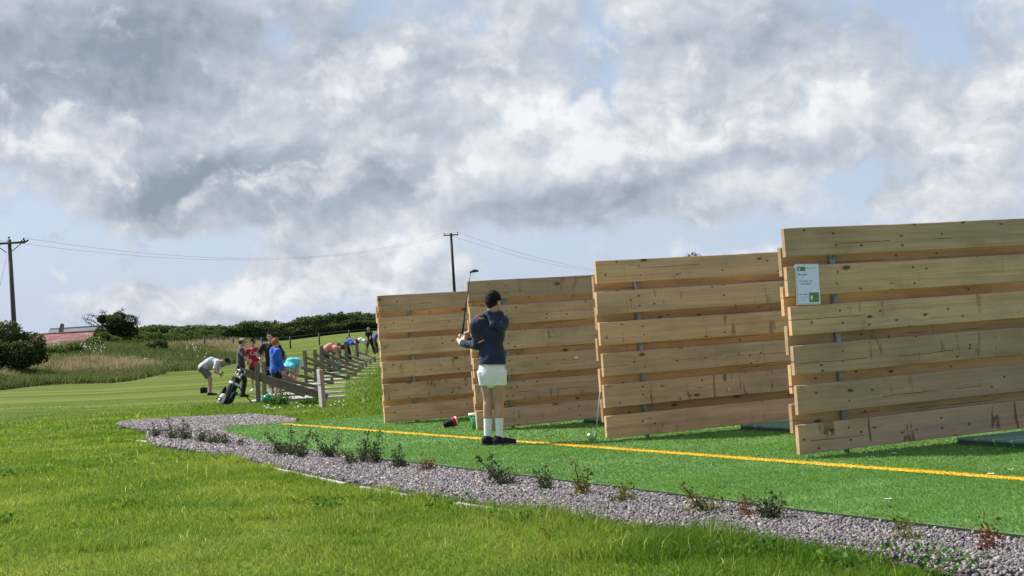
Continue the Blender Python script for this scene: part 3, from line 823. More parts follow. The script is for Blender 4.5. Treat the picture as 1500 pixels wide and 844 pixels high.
def emblem(x, z, s):
    mb = MB(); mb.prism([(x + s * a, z + s * b) for a, b in [(-.30, -.5), (.25, -.5), (.12, -.1), (.34, .2), (.1, .5), (-.2, .42), (-.38, .1), (-.2, -.15)]], .001, Matrix.Translation((0, .0016, 0)))
    return mb.build('logo_emblem', M_lwhite, sign)
emblem(.024, sh_ - .0255, .021)
ink('logo_block', .097, .008, .083, .068, M_lgreen); emblem(.118, .040, .032)
ink('printed_text', .115, .016, 0, .006, M_lwhite, [9]).name = 'printed_text'
ink('printed_corner', .163, .060, .012, .011, M_lwhite)
ink('printed_text', .078, sh_ - .024, 0, .008, M_ink2, [5, 9, 4]); 
ink('printed_text', .015, sh_ - .070, 0, .011, M_ink, [4, 8]); ink('printed_text', .046, sh_ - .088, 0, .008, M_ink2, [3])
ink('printed_text', .020, sh_ - .118, 0, .015, M_ink2, [2, 7, 3]); ink('printed_text', .030, sh_ - .136, 0, .0085, M_ink, [8, 10])
ink('printed_text', .016, .062, 0, .010, M_ink, [3, 2, 5]); ink('printed_rule', .012, .043, .082, .002, M_ink); ink('printed_text', .035, .024, 0, .008, M_ink2, [5])

# ------------------------------------------------------------------ hitting mats
t = NT('rubber hitting mat'); o = t.coord()
c = t.ramp(t.noise(o, 120, 4, .7), [(.3, (.11, .18, .135)), (.7, (.19, .28, .215))])
M_mat = t.done(t.bsdf(c, .9, spec=.03, normal=t.bump(t.noise(o, 240, 2), .5, .008)))
M_matg = plain('dark green rubber', (.05, .10, .065), .9, spec=.05)
def hitting_mat(bi, u0, lab, wv=1.5, v0=.22):
    C = corners[bi]; root = empty('hitting_mat', (C.x, C.y, 0), PANG); tag(root, lab, 'golf mat', 'green hitting mats in the bays')
    # local x along the divider, local y away; the mat lies on the camera's side of the divider
    mb = MB(); mb.box((1.5, wv, .026), (u0 + .75, -v0 - wv / 2, .038), bevel=.008); mb.build('mat_surface', M_mat, root)
    mb = MB(); mb.box((1.5, wv, .022), (u0 + .75, -v0 - wv / 2, .0125), bevel=.003); mb.build('rubber_base', M_matg, root)
hitting_mat(1, 1.22, 'thin sliver of dark green mat seen at the left end of the third divider', v0=.12)
hitting_mat(2, 1.36, 'dark green hitting mat lying between the two nearest timber dividers', v0=.08)
hitting_mat(3, 1.30, 'green hitting mat in front of the largest divider at the edge of the photo', v0=.12)

# ------------------------------------------------------------------ small litter on the turf
M_tee = plain('white plastic', (.78, .78, .75), .4, var=.05)
tees = [((1309, 664), 'broken white tee lying under the largest divider in its shadow'), ((1451, 694), 'white tee lying just beside the yellow line'), ((1480.5, 688), 'small white tee on the turf above the yellow line at far right'),
        ((1300.5, 731), 'white tee lying alone on the turf between the yellow line and the gravel'), ((901, 643), 'white tee tucked under the foot of the third divider')]
for i, (q, lab) in enumerate(tees):
    p = gp(*q, z=.020); mb = MB(); mb.tube([(-.03, 0, 0), (.012, 0, .002), (.024, 0, .004), (.03, 0, .005)], [.002, .0035, .005, .0085], 8)
    o = mb.build('golf_tee', M_tee); o.location = (p.x, p.y, .021); o.rotation_euler = (0, .1, random.uniform(-.7, .5)); o.scale = (.62,) * 3
    tag(o, lab, 'golf tee', 'white tees lying on the turf')

# ------------------------------------------------------------------ bucket
M_buck = plain('green plastic', (.012, .23, .10), .35, var=.1, scale=8); M_rim = plain('white plastic', (.78, .78, .75), .4)
p = gp(702, 631, z=.0); bl = Vector((p.x * 1.0, p.y, 0)); 
bl = at(700.5, 630, 16.15); bl.z = .0
bk = empty('ball_bucket', bl); tag(bk, 'green plastic bucket with white rim behind the boy and the divider end', 'bucket')
MB().lathe([(0, .005), (.062, .005), (.066, .008), (.088, .170), (.084, .170), (.062, .012), (0, .012)], 28).build('bucket_wall', M_buck, bk)
MB().lathe([(.0885, .160), (.098, .163), (.101, .176), (.098, .186), (.086, .186), (.086, .160)], 28).build('rim', M_rim, bk)
mb = MB(); mb.tube([(.099 * math.cos(a), .099 * math.sin(a) * .97 - .0, .160 - .05 * math.sin(max(a, 0))) for a in np.linspace(0, math.pi, 14)], .0035, 6); mb.build('handle', M_rim, bk)

# ------------------------------------------------------------------ golf head cover lying on the turf
M_blk = fabric('black knit', (.010, .010, .013)); M_red = fabric('red knit', (.38, .015, .035)); M_wpipe = fabric('white piping', (.72, .68, .66))
p = gp(658, 627.5, z=.0); hc = empty('head_cover', (p.x + .02, p.y - .1, .0)); hc.scale = (.76,) * 3; tag(hc, 'black and red golf head cover lying on turf left of the boy', 'head cover')
ax = Vector((.90, .10, .26)).normalized()
qr = ax.to_track_quat('Z', 'Y')
base = Vector((-.105, 0, .055))
def lat(prof, name, m, n=24):
    mb = MB(); mb.lathe(prof, n, base, qr); o = mb.build(name, m, hc); return o
lat([(0, -.0), (.030, .0), (.045, .012), (.049, .05), (.055, .09), (.064, .125), (.070, .150)], 'sock', M_blk)
lat([(.0705, .149), (.0725, .155), (.0725, .190), (.069, .200)], 'red_band', M_red)
lat([(.0700, .199), (.0715, .203), (.0705, .212), (.062, .222)], 'white_piping', M_wpipe)
lat([(.062, .221), (.05, .234), (.03, .243), (0, .247)], 'toe_end', M_red)

# ------------------------------------------------------------------ golf clubs
M_shaft = plain('chromed shaft', (.50, .51, .53), .35, .5, var=.05); M_dshaft = plain('graphite shaft', (.035, .03, .03), .35, .2); M_grip = plain('rubber grip', (.018, .018, .02), .8, var=.3, scale=200); M_headb = plain('black club head', (.02, .02, .025), .25, .5); M_heads = plain('steel club head', (.55, .57, .60), .22, .95, var=.05)
def iron(root, head, grip, facing, m_shaft, m_head, glen=.26, big=1.0):
    """head: hosel bottom, grip: butt end, facing: direction of the blade's toe"""
    head, grip = Vector(head), Vector(grip); D = (grip - head); L = D.length; D.normalize()
    MB().tube([head + D * .05, head + D * (L - glen)], [.0055, .0078], 10).build('shaft', m_shaft, root)
    MB().tube([head + D * (L - glen), head + D * (L - glen * .5), grip - D * .012, grip], [.0105, .0125, .0145, .012], 12).build('grip', M_grip, root)
    f = Vector(facing); f = (f - D * f.dot(D)).normalized(); nrm = D.cross(f).normalized()
    M = Matrix((f, nrm, D)).transposed().to_4x4(); M.translation = head
    mb = MB()
    poly = [(-.012, .012), (-.008, -.018), (.03, -.026), (.065, -.022), (.082, -.002), (.084, .022), (.074, .036), (.03, .020), (.012, .018), (.008, .06), (-.010, .06)]
    mb.prism([(x * big, z * big) for x, z in poly], .014 * big, M @ Matrix.Translation((0, -.007 * big, 0)) @ Matrix.Rotation(rad(0), 4, 'X'))
    mb.build('club_head', m_head, root)
ih = gp(872, 645.5, z=.0)
C2 = corners[2]
ir = empty('golf_club', (ih.x, ih.y, 0)); tag(ir, 'steel iron leaning against the left end of the third timber divider', 'golf club')
gend = Vector((C2.x + .045, C2.y + .19, .86))
iron(ir, (0, 0, .024), gend - Vector((ih.x, ih.y, 0)), (-.8, -.5, -.1), M_shaft, M_heads, .25, 1.0)
# ------------------------------------------------------------------ bodies grown as one smooth surface
class Vol:
    def __init__(s, lo, hi, res):
        s.lo = np.array(lo, float); s.res = res
        s.n = np.ceil((np.array(hi, float) - s.lo) / res).astype(int) + 1
        s.D = np.ones(tuple(s.n), np.float32)
        s.ax = [s.lo[i] + np.arange(s.n[i]) * res for i in range(3)]
    def _sub(s, lo, hi):
        a = np.clip(np.floor((np.array(lo) - s.lo) / s.res).astype(int), 0, s.n); b = np.clip(np.ceil((np.array(hi) - s.lo) / s.res).astype(int) + 1, 0, s.n)
        sl = tuple(slice(a[i], b[i]) for i in range(3))
        X = s.ax[0][sl[0]][:, None, None]; Y = s.ax[1][sl[1]][None, :, None]; Z = s.ax[2][sl[2]][None, None, :]
        return sl, X, Y, Z
    def _put(s, sl, d, k):
        o = s.D[sl]
        if k > 0:
            h = np.maximum(k - np.abs(o - d), 0) / k
            s.D[sl] = np.minimum(o, d) - h * h * k * .25
        else: s.D[sl] = np.minimum(o, d)
    def cone(s, a, b, ra, rb, k=.02, sub=False):
        a = np.array(a, float); b = np.array(b, float); m = max(ra, rb) + k + 4 * s.res
        sl, X, Y, Z = s._sub(np.minimum(a, b) - m, np.maximum(a, b) + m)
        if 0 in s.D[sl].shape: return
        ba = b - a; L2 = max(ba @ ba, 1e-9)
        t = np.clip(((X - a[0]) * ba[0] + (Y - a[1]) * ba[1] + (Z - a[2]) * ba[2]) / L2, 0, 1)
        d = np.sqrt((X - a[0] - t * ba[0]) ** 2 + (Y - a[1] - t * ba[1]) ** 2 + (Z - a[2] - t * ba[2]) ** 2) - (ra + (rb - ra) * t)
        if sub: s.D[sl] = np.maximum(s.D[sl], -d)
        else: s._put(sl, d.astype(np.float32), k)
    def frustum(s, a, b, ra, rb, k=.01, flat=1.0, ux=None):
        """flat-ended tapered tube"""
        a = np.array(a, float); b = np.array(b, float); m = max(ra, rb) + k + 4 * s.res
        sl, X, Y, Z = s._sub(np.minimum(a, b) - m, np.maximum(a, b) + m)
        ba = b - a; L = np.sqrt(ba @ ba); u = ba / L
        h = (X - a[0]) * u[0] + (Y - a[1]) * u[1] + (Z - a[2]) * u[2]
        t = np.clip(h / L, 0, 1)
        q = np.sqrt((X - a[0] - h * u[0]) ** 2 + (Y - a[1] - h * u[1]) ** 2 + (Z - a[2] - h * u[2]) ** 2) - (ra + (rb - ra) * t)
        d = np.maximum(q, np.maximum(-h, h - L))
        s._put(sl, d.astype(np.float32), k)
    def ell(s, c, r, R=None, k=.02, sub=False):
        c = np.array(c, float); r = np.array(r, float); m = r.max() + k + 4 * s.res
        sl, X, Y, Z = s._sub(c - m, c + m)
        if 0 in s.D[sl].shape: return
        x, y, z = X - c[0], Y - c[1], Z - c[2]
        if R is not None:
            R = np.array(R, float); x, y, z = [R[i][0] * x + R[i][1] * y + R[i][2] * z for i in range(3)]
        q = np.sqrt((x / r[0]) ** 2 + (y / r[1]) ** 2 + (z / r[2]) ** 2); q2 = np.sqrt((x / r[0] ** 2) ** 2 + (y / r[1] ** 2) ** 2 + (z / r[2] ** 2) ** 2)
        d = q * (q - 1) / np.maximum(q2, 1e-6)
        if sub: s.D[sl] = np.maximum(s.D[sl], -d)
        else: s._put(sl, d.astype(np.float32), k)
    def cut(s, p, n):
        """removes what lies on the n side of the plane through p"""
        p = np.array(p, float); n = np.array(n, float); n = n / np.linalg.norm(n)
        d = (s.ax[0] - p[0])[:, None, None] * n[0] + (s.ax[1] - p[1])[None, :, None] * n[1] + (s.ax[2] - p[2])[None, None, :] * n[2]
        s.D = np.maximum(s.D, d.astype(np.float32))
    def wrinkle(s, amp, f, seed=0, aniso=(1, 1, 1)):
        X = s.ax[0][:, None, None] * aniso[0]; Y = s.ax[1][None, :, None] * aniso[1]; Z = s.ax[2][None, None, :] * aniso[2]
        r = np.random.default_rng(seed)
        w = 0
        for i in range(5):
            d = r.normal(size=3); d /= np.linalg.norm(d); ff = f * r.uniform(.6, 1.7)
            w = w + np.sin(ff * (d[0] * X + d[1] * Y + d[2] * Z) + r.uniform(0, 6) + 1.5 * np.sin(ff * .6 * (d[1] * X - d[2] * Y + d[0] * Z) + r.uniform(0, 6)))
        s.D = s.D + (amp * w / 2.5).astype(np.float32)
    def build(s, name, m, parent=None):
        g = openvdb.FloatGrid(background=1.0)
        D = s.D.copy()
        for a in range(3):
            i0 = [slice(None)] * 3; i0[a] = 0; D[tuple(i0)] = .05; i0[a] = -1; D[tuple(i0)] = .05
        g.copyFromArray(np.ascontiguousarray(D))
        P, Q = g.convertToQuads(isovalue=0.0)
        P = P * s.res + s.lo
        Q = Q.astype(np.int32)
        v = P[Q]; vol = np.einsum('ij,ij->i', v[:, 0], np.cross(v[:, 1], v[:, 2])).sum()
        if vol < 0: Q = Q[:, ::-1]
        o = mesh_np(name, P, [np.ascontiguousarray(Q)], m, None, smooth=True)
        if parent: o.parent = parent
        return o

def nrm(v): v = np.array(v, float); return v / (np.linalg.norm(v) + 1e-9)
def ik(a, c, l1, l2, pole):
    a = np.array(a, float); c = np.array(c, float); d = c - a; L = np.linalg.norm(d); mx = (l1 + l2) * .999
    if L > mx: c = a + d / L * mx; d = c - a; L = mx
    x = (l1 * l1 - l2 * l2 + L * L) / (2 * L); h = math.sqrt(max(l1 * l1 - x * x, 0))
    u = d / L; p = np.array(pole, float); p = nrm(p - u * (p @ u))
    return a + u * x + p * h, c
def rot_about(v, axis, ang):
    return np.array(Matrix.Rotation(ang, 3, Vector(axis)) @ Vector(v))

def pose(Ht, lean=0, side=0, hip=(0, 0, None), footL=(-.075, 0), footR=(.075, 0), toeL=-12, toeR=12, handL=None, handR=None, head=(0, 0), twist=0, curve=.35, ankz=None, elbowL=(-1, -.3, -.4), elbowR=(1, -.3, -.4), build=1.0, kneepole=(0, 1, 0)):
    """joints of a standing or bending person; x to their right, y forward, all in metres"""
    J = {'H': Ht, 'w': build}
    hz_ = hip[2] if hip[2] is not None else .515 * Ht
    h = np.array([hip[0], hip[1], hz_])
    le, sd_ = rad(lean), rad(side)
    T1 = nrm([math.sin(sd_), math.sin(le * (1 - curve)) * math.cos(sd_), math.cos(le * (1 - curve))])
    T2 = nrm([math.sin(sd_), math.sin(le * (1 + curve * .5)) * math.cos(sd_), math.cos(le * (1 + curve * .5))])
    mid = h + T1 * .12 * Ht; sc = mid + T2 * .175 * Ht
    X1 = nrm(np.cross(np.cross(T1, [1, 0, 0]), T1)); X2 = nrm(np.cross(np.cross(T2, [1, 0, 0]), T2))
    X2 = rot_about(X2, T2, rad(twist)); F2 = np.cross(T2, X2); F1 = np.cross(T1, X1)
    J.update(h=h, mid=mid, sc=sc, T1=T1, T2=T2, X1=X1, X2=X2, F1=F1, F2=F2)
    for s_, n in ((-1, 'L'), (1, 'R')):
        J['sh' + n] = sc + X2 * s_ * .102 * Ht * build - T2 * .005 * Ht
        J['hp' + n] = h + X1 * s_ * .05 * Ht - T1 * .01 * Ht
        f = footL if n == 'L' else footR
        an = np.array([f[0], f[1], (f[2] if len(f) > 2 else 0) + .043 * Ht])
        J['kn' + n], J['an' + n] = ik(J['hp' + n], an, .235 * Ht, .237 * Ht, kneepole)
        a = rad(toeL if n == 'L' else toeR); J['toe' + n] = np.array([math.sin(a), math.cos(a), 0])
        hd = handL if n == 'L' else handR
        if hd is None: hd = J['sh' + n] + np.array([s_ * .035 * Ht, .02 * Ht, -.32 * Ht])
        J['el' + n], J['wr' + n] = ik(J['sh' + n], hd, .168 * Ht, .148 * Ht, elbowL if n == 'L' else elbowR)
    hp_, hy_ = rad(head[0]), rad(head[1])
    N = rot_about(T2, X2, -hp_ * .6); fw = rot_about(np.cross(N, X2), X2, -hp_ * .4); U = rot_about(N, X2, -hp_ * .4)
    fw = rot_about(fw, U, -hy_)
    J['nk'] = sc + T2 * .022 * Ht; J['hd'] = J['nk'] + N * .05 * Ht + U * .052 * Ht
    J['hf'] = nrm(fw); J['hu'] = nrm(U - fw * (U @ fw)); J['hx'] = np.cross(J['hf'], J['hu'])
    return J

def hand(v, J, n, d, palm, Ht, curl=25, res=.006, spread=.0, k=.006):
    """palm, four unequal bent fingers and a thumb"""
    w = J['wr' + n]; s = .105 * Ht; d = nrm(d); palm = nrm(np.array(palm) - d * (np.array(palm) @ d)); l = np.cross(d, palm)
    side = 1 if n == 'R' else -1
    for i in range(4):
        o = (i - 1.5)
        v.cone(w + l * o * .09 * s, w + d * .5 * s + l * o * .19 * s, .13 * s, .105 * s, k)
    rf = max(.062 * s, res * .95)
    for i, ln in enumerate((.40, .48, .44, .33)):
        o = (i - 1.5); b = w + d * .5 * s + l * o * .20 * s
        a1 = nrm(rot_about(d, l, rad(curl) * -1)); 
        if a1 @ palm < 0: a1 = nrm(rot_about(d, l, rad(curl)))
        a2 = nrm(a1 * math.cos(rad(curl)) + nrm(palm - a1 * (palm @ a1)) * math.sin(rad(curl)))
        m1 = b + a1 * ln * s * .5; v.cone(b, m1, rf * 1.1, rf, .003); v.cone(m1, m1 + a2 * ln * s * .5, rf, rf * .8, .003)
    # thumb leaves the side of the palm near its base
    tl = l * (-1.0)
    b = w + d * .14 * s + tl * .16 * s; m1 = b + nrm(d * .6 + tl * .75 + palm * .35) * .28 * s; e = m1 + nrm(d * .9 + tl * .1 + palm * .45) * .24 * s
    v.cone(b, m1, rf * 1.5, rf * 1.2, k); v.cone(m1, e, rf * 1.2, rf * .85, .003)

def torso(v, J, off, k=.03, pel=1.0, chest=1.0):
    Ht = J['H']; w = J['w']
    R1 = [J['X1'], J['F1'], J['T1']]; R2 = [J['X2'], J['F2'], J['T2']]
    v.ell(J['h'] + J['T1'] * .01 * Ht, np.array([.092 * w, .066 * w, .085]) * Ht * pel + off, R1, k)
    v.ell(J['mid'], np.array([.077 * w, .055 * w, .10]) * Ht + off, R1, k)
    v.ell(J['sc'] - J['T2'] * .075 * Ht, np.array([.094 * w, .064 * w, .105]) * Ht * chest + off, R2, k)
    v.cone(J['shL'] + J['X2'] * .02 * Ht - J['T2'] * .012 * Ht, J['shR'] - J['X2'] * .02 * Ht - J['T2'] * .012 * Ht, .036 * Ht + off, .036 * Ht + off, k)
def body(J, res, m, name='person', hands=None, headkw=None):
    Ht = J['H']
    pts = np.array([J[k] for k in J if isinstance(J[k], np.ndarray) and k[:2] in ('sh', 'hp', 'kn', 'an', 'el', 'wr', 'hd', 'nk', 'h', 'mi', 'sc')])
    v = Vol(pts.min(0) - .2 * Ht, pts.max(0) + .2 * Ht, res)
    torso(v, J, 0)
    for n in 'LR':
        v.cone(J['sh' + n], J['el' + n], .026 * Ht, .021 * Ht, .02); v.cone(J['el' + n], J['wr' + n], .0225 * Ht, .0145 * Ht, .012)
        a, b = J['kn' + n], J['an' + n]
        v.cone(J['hp' + n], a, .05 * Ht * min(1, J['w']), .031 * Ht, .02); v.cone(a, b, .029 * Ht, .019 * Ht, .012)
        bk = nrm(np.cross(nrm(b - a), np.cross(J['toe' + n], nrm(b - a)))) * -1
        v.cone(a + (b - a) * .14 + bk * .006 * Ht, a + (b - a) * .42 + bk * .007 * Ht, .027 * Ht, .023 * Ht, .02)
        v.cone(b, b + J['toe' + n] * .085 * Ht - np.array([0, 0, .028 * Ht]), .02 * Ht, .015 * Ht, .01)
        v.cone(b - J['toe' + n] * .02 * Ht - np.array([0, 0, .022 * Ht]), b, .018 * Ht, .019 * Ht, .01)
        hk = (hands or {}).get(n, {})
        d = hk.get('d', nrm(J['wr' + n] - J['el' + n])); pl = hk.get('palm', np.array([(1 if n == 'L' else -1), -.1, .05]))
        hand(v, J, n, d, pl, Ht, hk.get('curl', 28), res)
    # neck, head, face
    hd, f, u, x = J['hd'], J['hf'], J['hu'], J['hx']; R = [x, f, u]; q = Ht
    v.cone(J['nk'] - J['T2'] * .02 * q, hd - u * .02 * q - f * .012 * q, .035 * q, .031 * q, .02)
    v.ell(hd + u * .012 * q - f * .006 * q, np.array([.043, .054, .052]) * q, R, .015)
    v.ell(hd - u * .022 * q + f * .014 * q, np.array([.034, .038, .042]) * q, R, .02)
    v.cone(hd - u * .052 * q + f * .034 * q, hd - u * .05 * q + f * .036 * q, .016 * q, .015 * q, .015)
    v.cone(hd + u * .004 * q + f * .048 * q, hd - u * .016 * q + f * .060 * q, .007 * q, .010 * q, .008)
    v.cone(hd - u * .033 * q + f * .045 * q - x * .009 * q, hd - u * .033 * q + f * .045 * q + x * .009 * q, .007 * q, .007 * q, .006)
    for s_ in (-1, 1):
        v.ell(hd + u * .006 * q + f * .050 * q + x * s_ * .018 * q, np.array([.010, .008, .007]) * q, R, 0, sub=True)
        v.ell(hd - u * .006 * q - f * .004 * q + x * s_ * .043 * q, np.array([.006, .013, .019]) * q, R, .006)
        v.cone(hd + u * .014 * q + f * .048 * q + x * s_ * .008 * q, hd + u * .013 * q + f * .042 * q + x * s_ * .026 * q, .006 * q, .005 * q, .008)
    return v
def eyes(J, root):
    hd, f, u, x = J['hd'], J['hf'], J['hu'], J['hx']; q = J['H']
    for s_ in (-1, 1):
        mb = MB(); r = bmesh.ops.create_icosphere(mb.bm, subdivisions=2, radius=.0085 * q, matrix=Matrix.Translation(Vector(hd + u * .006 * q + f * .0445 * q + x * s_ * .018 * q)))
        mb.build('eye', M_eye, root)
def gvol(J, res, pad=.16):
    Ht = J['H']
    pts = np.array([J[k] for k in ('shL', 'shR', 'elL', 'elR', 'wrL', 'wrR', 'h', 'hd', 'knL', 'knR', 'anL', 'anR', 'hpL', 'hpR')])
    return pts.min(0) - pad * Ht, pts.max(0) + pad * Ht
def top_garment(J, res, m, root, sleeve='short', hem=-.045, off=.012, name='shirt', hood=False, wr=.004, bag=1.0, seed=0):
    Ht = J['H']; lo, hi = gvol(J, res); v = Vol(lo, hi, res)
    torso(v, J, off * Ht, .03, 1.0 * bag, 1.0)
    # cloth falls straight from the chest to the hem
    hm = J['h'] + J['T1'] * hem * Ht
    R1 = [J['X1'], J['F1'], J['T1']]
    v.ell(J['h'] + J['T1'] * (hem * .5 + .03) * Ht, np.array([.096 * J['w'] * bag, .072 * J['w'] * bag, .13]) * Ht + off * Ht, R1, .03)
    v.ell(J['mid'], np.array([.088 * J['w'], .060 * J['w'], .12]) * Ht + off * Ht, R1, .03)
    for n in 'LR':
        s_, e, w = J['sh' + n], J['el' + n], J['wr' + n]; o = off * Ht
        v.cone(J['nk'] - J['T2'] * .02 * Ht, s_ - J['T2'] * .004 * Ht, .034 * Ht, .030 * Ht + o * .5, .04)
        v.cone(s_, s_ + (e - s_) * .3, .036 * Ht + o * .6, .03 * Ht + o, .03)
        if sleeve == 'long':
            v.cone(s_, e, .028 * Ht + o, .024 * Ht + o, .030); v.cone(e, e + (w - e) * .93, .025 * Ht + o, .019 * Ht + o * .6, .01)
        else:
            v.frustum(s_ + (e - s_) * .1, s_ + (e - s_) * .78, .031 * Ht + o, .031 * Ht + o * 1.1, .02)
    v.cone(J['nk'] - J['T2'] * .03 * Ht, J['nk'] + J['T2'] * .006 * Ht, .045 * Ht + o * .5, .037 * Ht + o * .3, .02)
    if hood:
        b = J['nk'] - J['F2'] * .045 * Ht
        v.ell(b - J['T2'] * .03 * Ht, np.array([.062, .036, .062]) * Ht, [J['X2'], J['F2'], J['T2']], .02)
        v.cone(J['nk'] + J['X2'] * .045 * Ht + J['F2'] * .015 * Ht, J['nk'] - J['X2'] * .045 * Ht + J['F2'] * .015 * Ht, .028 * Ht, .028 * Ht, .02)
        v.cone(J['nk'] - J['X2'] * .045 * Ht, b, .026 * Ht, .03 * Ht, .02); v.cone(J['nk'] + J['X2'] * .045 * Ht, b, .026 * Ht, .03 * Ht, .02)
    v.wrinkle(wr, 38, seed, (1, 1, .6))
    v.cut(hm, -J['T1']); v.cut(J['nk'] + J['T2'] * .012 * Ht + (0 if not hood else J['T2'] * .02 * Ht), J['T2'] + J['F2'] * .35)
    return v.build(name, m, root)
def bottom_garment(J, res, m, root, kind='shorts', length=.62, off=.012, flare=.018, name=None, wr=.003, waist=.06, seed=1, leg=.052, k_=.018):
    Ht = J['H']; lo, hi = gvol(J, res); v = Vol(lo, hi, res); o = off * Ht
    R1 = [J['X1'], J['F1'], J['T1']]
    v.ell(J['h'] + J['T1'] * .005 * Ht, np.array([.093 * J['w'], .070 * J['w'], .095]) * Ht + max(o, .011), R1, .02)
    for n in 'LR':
        a, k, b = J['hp' + n], J['kn' + n], J['an' + n]
        if kind == 'shorts':
            v.frustum(a + (k - a) * -.1, a + (k - a) * length, leg * Ht + o, .047 * Ht + flare * Ht, k_)
        else:
            v.cone(a, k, .052 * Ht + o, .034 * Ht + o, .02); v.frustum(k + (k - b) * .05, b - np.array([0, 0, .012 * Ht]), .035 * Ht + o, .026 * Ht + o, .012)
    v.ell(J['h'] - J['T1'] * .055 * Ht, np.array([.05 * J['w'], .052, .05]) * Ht, R1, .02)
    v.wrinkle(wr, 34, seed, (1, 1, .5))
    v.cut(J['h'] + J['T1'] * waist * Ht, J['T1'])
    return v.build(name or kind, m, root)
def sock(J, n, res, m, root, hgt=.1):
    Ht = J['H']; a, k = J['an' + n], J['kn' + n]; u = nrm(k - a)
    lo = a - .09 * Ht; hi = a + .16 * Ht; v = Vol(lo, hi, res)
    v.frustum(a - u * .01 * Ht, a + u * hgt * Ht, .0225 * Ht, .0275 * Ht, .01)
    v.cone(a, a + J['toe' + n] * .05 * Ht - np.array([0, 0, .02 * Ht]), .0235 * Ht, .018 * Ht, .01)
    return v.build('sock', m, root)
def shoe(J, n, res, m, ms, root):
    Ht = J['H']; a = J['an' + n]; t = J['toe' + n]; z = a[2] - .043 * Ht; g = np.array([a[0], a[1], z])
    sx = np.array([t[1], -t[0], 0]); up = np.array([0, 0, 1.])
    lo = g - .13 * Ht; hi = g + .16 * Ht; lo[2] = z - .03; hi[2] = z + .085 * Ht
    v = Vol(lo, hi, res)
    v.ell(g - t * .012 * Ht + up * .026 * Ht, np.array([.030, .034, .034]) * Ht, [sx, t, up], .01)
    v.ell(g + t * .04 * Ht + up * .022 * Ht, np.array([.030, .06, .026]) * Ht, [sx, t, up], .015)
    v.ell(g + t * .075 * Ht + up * .016 * Ht, np.array([.032, .036, .021]) * Ht, [sx, t, up], .015)
    v.cone(g + up * .03 * Ht, g + up * .046 * Ht, .029 * Ht, .028 * Ht, .01)
    v.cut(g + up * .054 * Ht, up + t * .25); v.cut(g + up * .006 * Ht, -up)
    o = v.build('shoe', m, root)
    mb = MB(); pts = []
    for (f_, w_) in ((-.044, .012), (-.036, .026), (0, .031), (.05, .034), (.085, .033), (.105, .022), (.112, .008)): pts.append((f_, w_))
    poly = [(w_ * Ht, f_ * Ht) for f_, w_ in pts] + [(-w_ * Ht, f_ * Ht) for f_, w_ in pts[::-1]]
    bm = mb.bm; A = [bm.verts.new(Vector(g + sx * p + t * q + up * .0005)) for p, q in poly]; B = [bm.verts.new(Vector(g + sx * p + t * q + up * .010 * Ht)) for p, q in poly]
    bm.faces.new(A[::-1]); bm.faces.new(B)
    for i in range(len(A)): bm.faces.new((A[i], A[(i + 1) % len(A)], B[(i + 1) % len(A)], B[i]))
    s_ = mb.build('sole', ms, o)
    return o
def hair(J, res, m, root, vol=.008, lower=-.03, front=.5, amp=.003, f=150, name='hair', topv=0.0):
    hd, fw, u, x = J['hd'], J['hf'], J['hu'], J['hx']; q = J['H']
    v = Vol(hd - .09 * q, hd + .1 * q, res)
    v.ell(hd + u * (.013 + topv * .5) * q - fw * .008 * q, (np.array([.045, .056, .053 + topv]) + vol * .8) * q, [x, fw, u], .01)
    v.cone(hd - fw * .036 * q, hd - fw * .034 * q - u * .03 * q, .026 * q, .02 * q, .02)
    v.wrinkle(amp, f, 5)
    v.cut(hd + fw * .028 * q + u * .03 * q, fw * 1.0 - u * front); v.cut(hd + u * lower * q, -u + fw * .55)
    return v.build(name, m, root)
def cap_hat(J, res, m, root):
    hd, fw, u, x = J['hd'], J['hf'], J['hu'], J['hx']; q = J['H']
    v = Vol(hd - .12 * q, hd + .13 * q, res)
    v.ell(hd + u * .02 * q - fw * .004 * q, np.array([.052, .062, .056]) * q, [x, fw, u], .01)
    v.cut(hd + u * .018 * q, -u)
    v.ell(hd + u * .024 * q + fw * .065 * q, np.array([.04, .045, .006]) * q, [x, fw, u], .004)
    return v.build('cap', m, root)

t = NT('skin'); o = t.coord()
c = t.ramp(t.noise(o, 18, 4, .6), [(.3, (.41, .225, .16)), (.7, (.51, .30, .22))])
nd = t.n('BsdfPrincipled'); t.set(nd, 'Base Color', c); nd.inputs['Roughness'].default_value = .5; nd.inputs['Subsurface Weight'].default_value = .08; nd.inputs['Subsurface Radius'].default_value = (.02, .008, .004)
M_skin = t.done(nd.outputs[0])
M_eye = plain('dark eye', (.03, .022, .02), .2)
def hairmat(name, col):
    t = NT(name); o = t.coord(); c = t.ramp(t.noise(t.mapping(o, (1, 1, .4)), 180, 3, .6), [(.35, tuple(v * .5 for v in col)), (.65, tuple(v * 1.4 for v in col))])
    return t.done(t.bsdf(c, .65, spec=.15, normal=t.bump(t.noise(o, 220, 2), .6, .01)))
M_hblack = hairmat('black hair', (.016, .013, .012)); M_hginger = hairmat('ginger hair', (.36, .13, .05)); M_hbrown = hairmat('brown hair', (.05, .032, .02)); M_hgrey = hairmat('grey hair', (.42, .40, .38))
M_wsock = fabric('white sock', (.74, .74, .76), .05, 60, .2); M_bshoe = fabric('black shoe', (.012, .012, .014), .2); M_bsole = plain('dark sole', (.035, .035, .035), .7); M_wshoe = fabric('white shoe', (.62, .62, .60), .1); M_wsole = plain('white sole', (.6, .6, .58), .7)

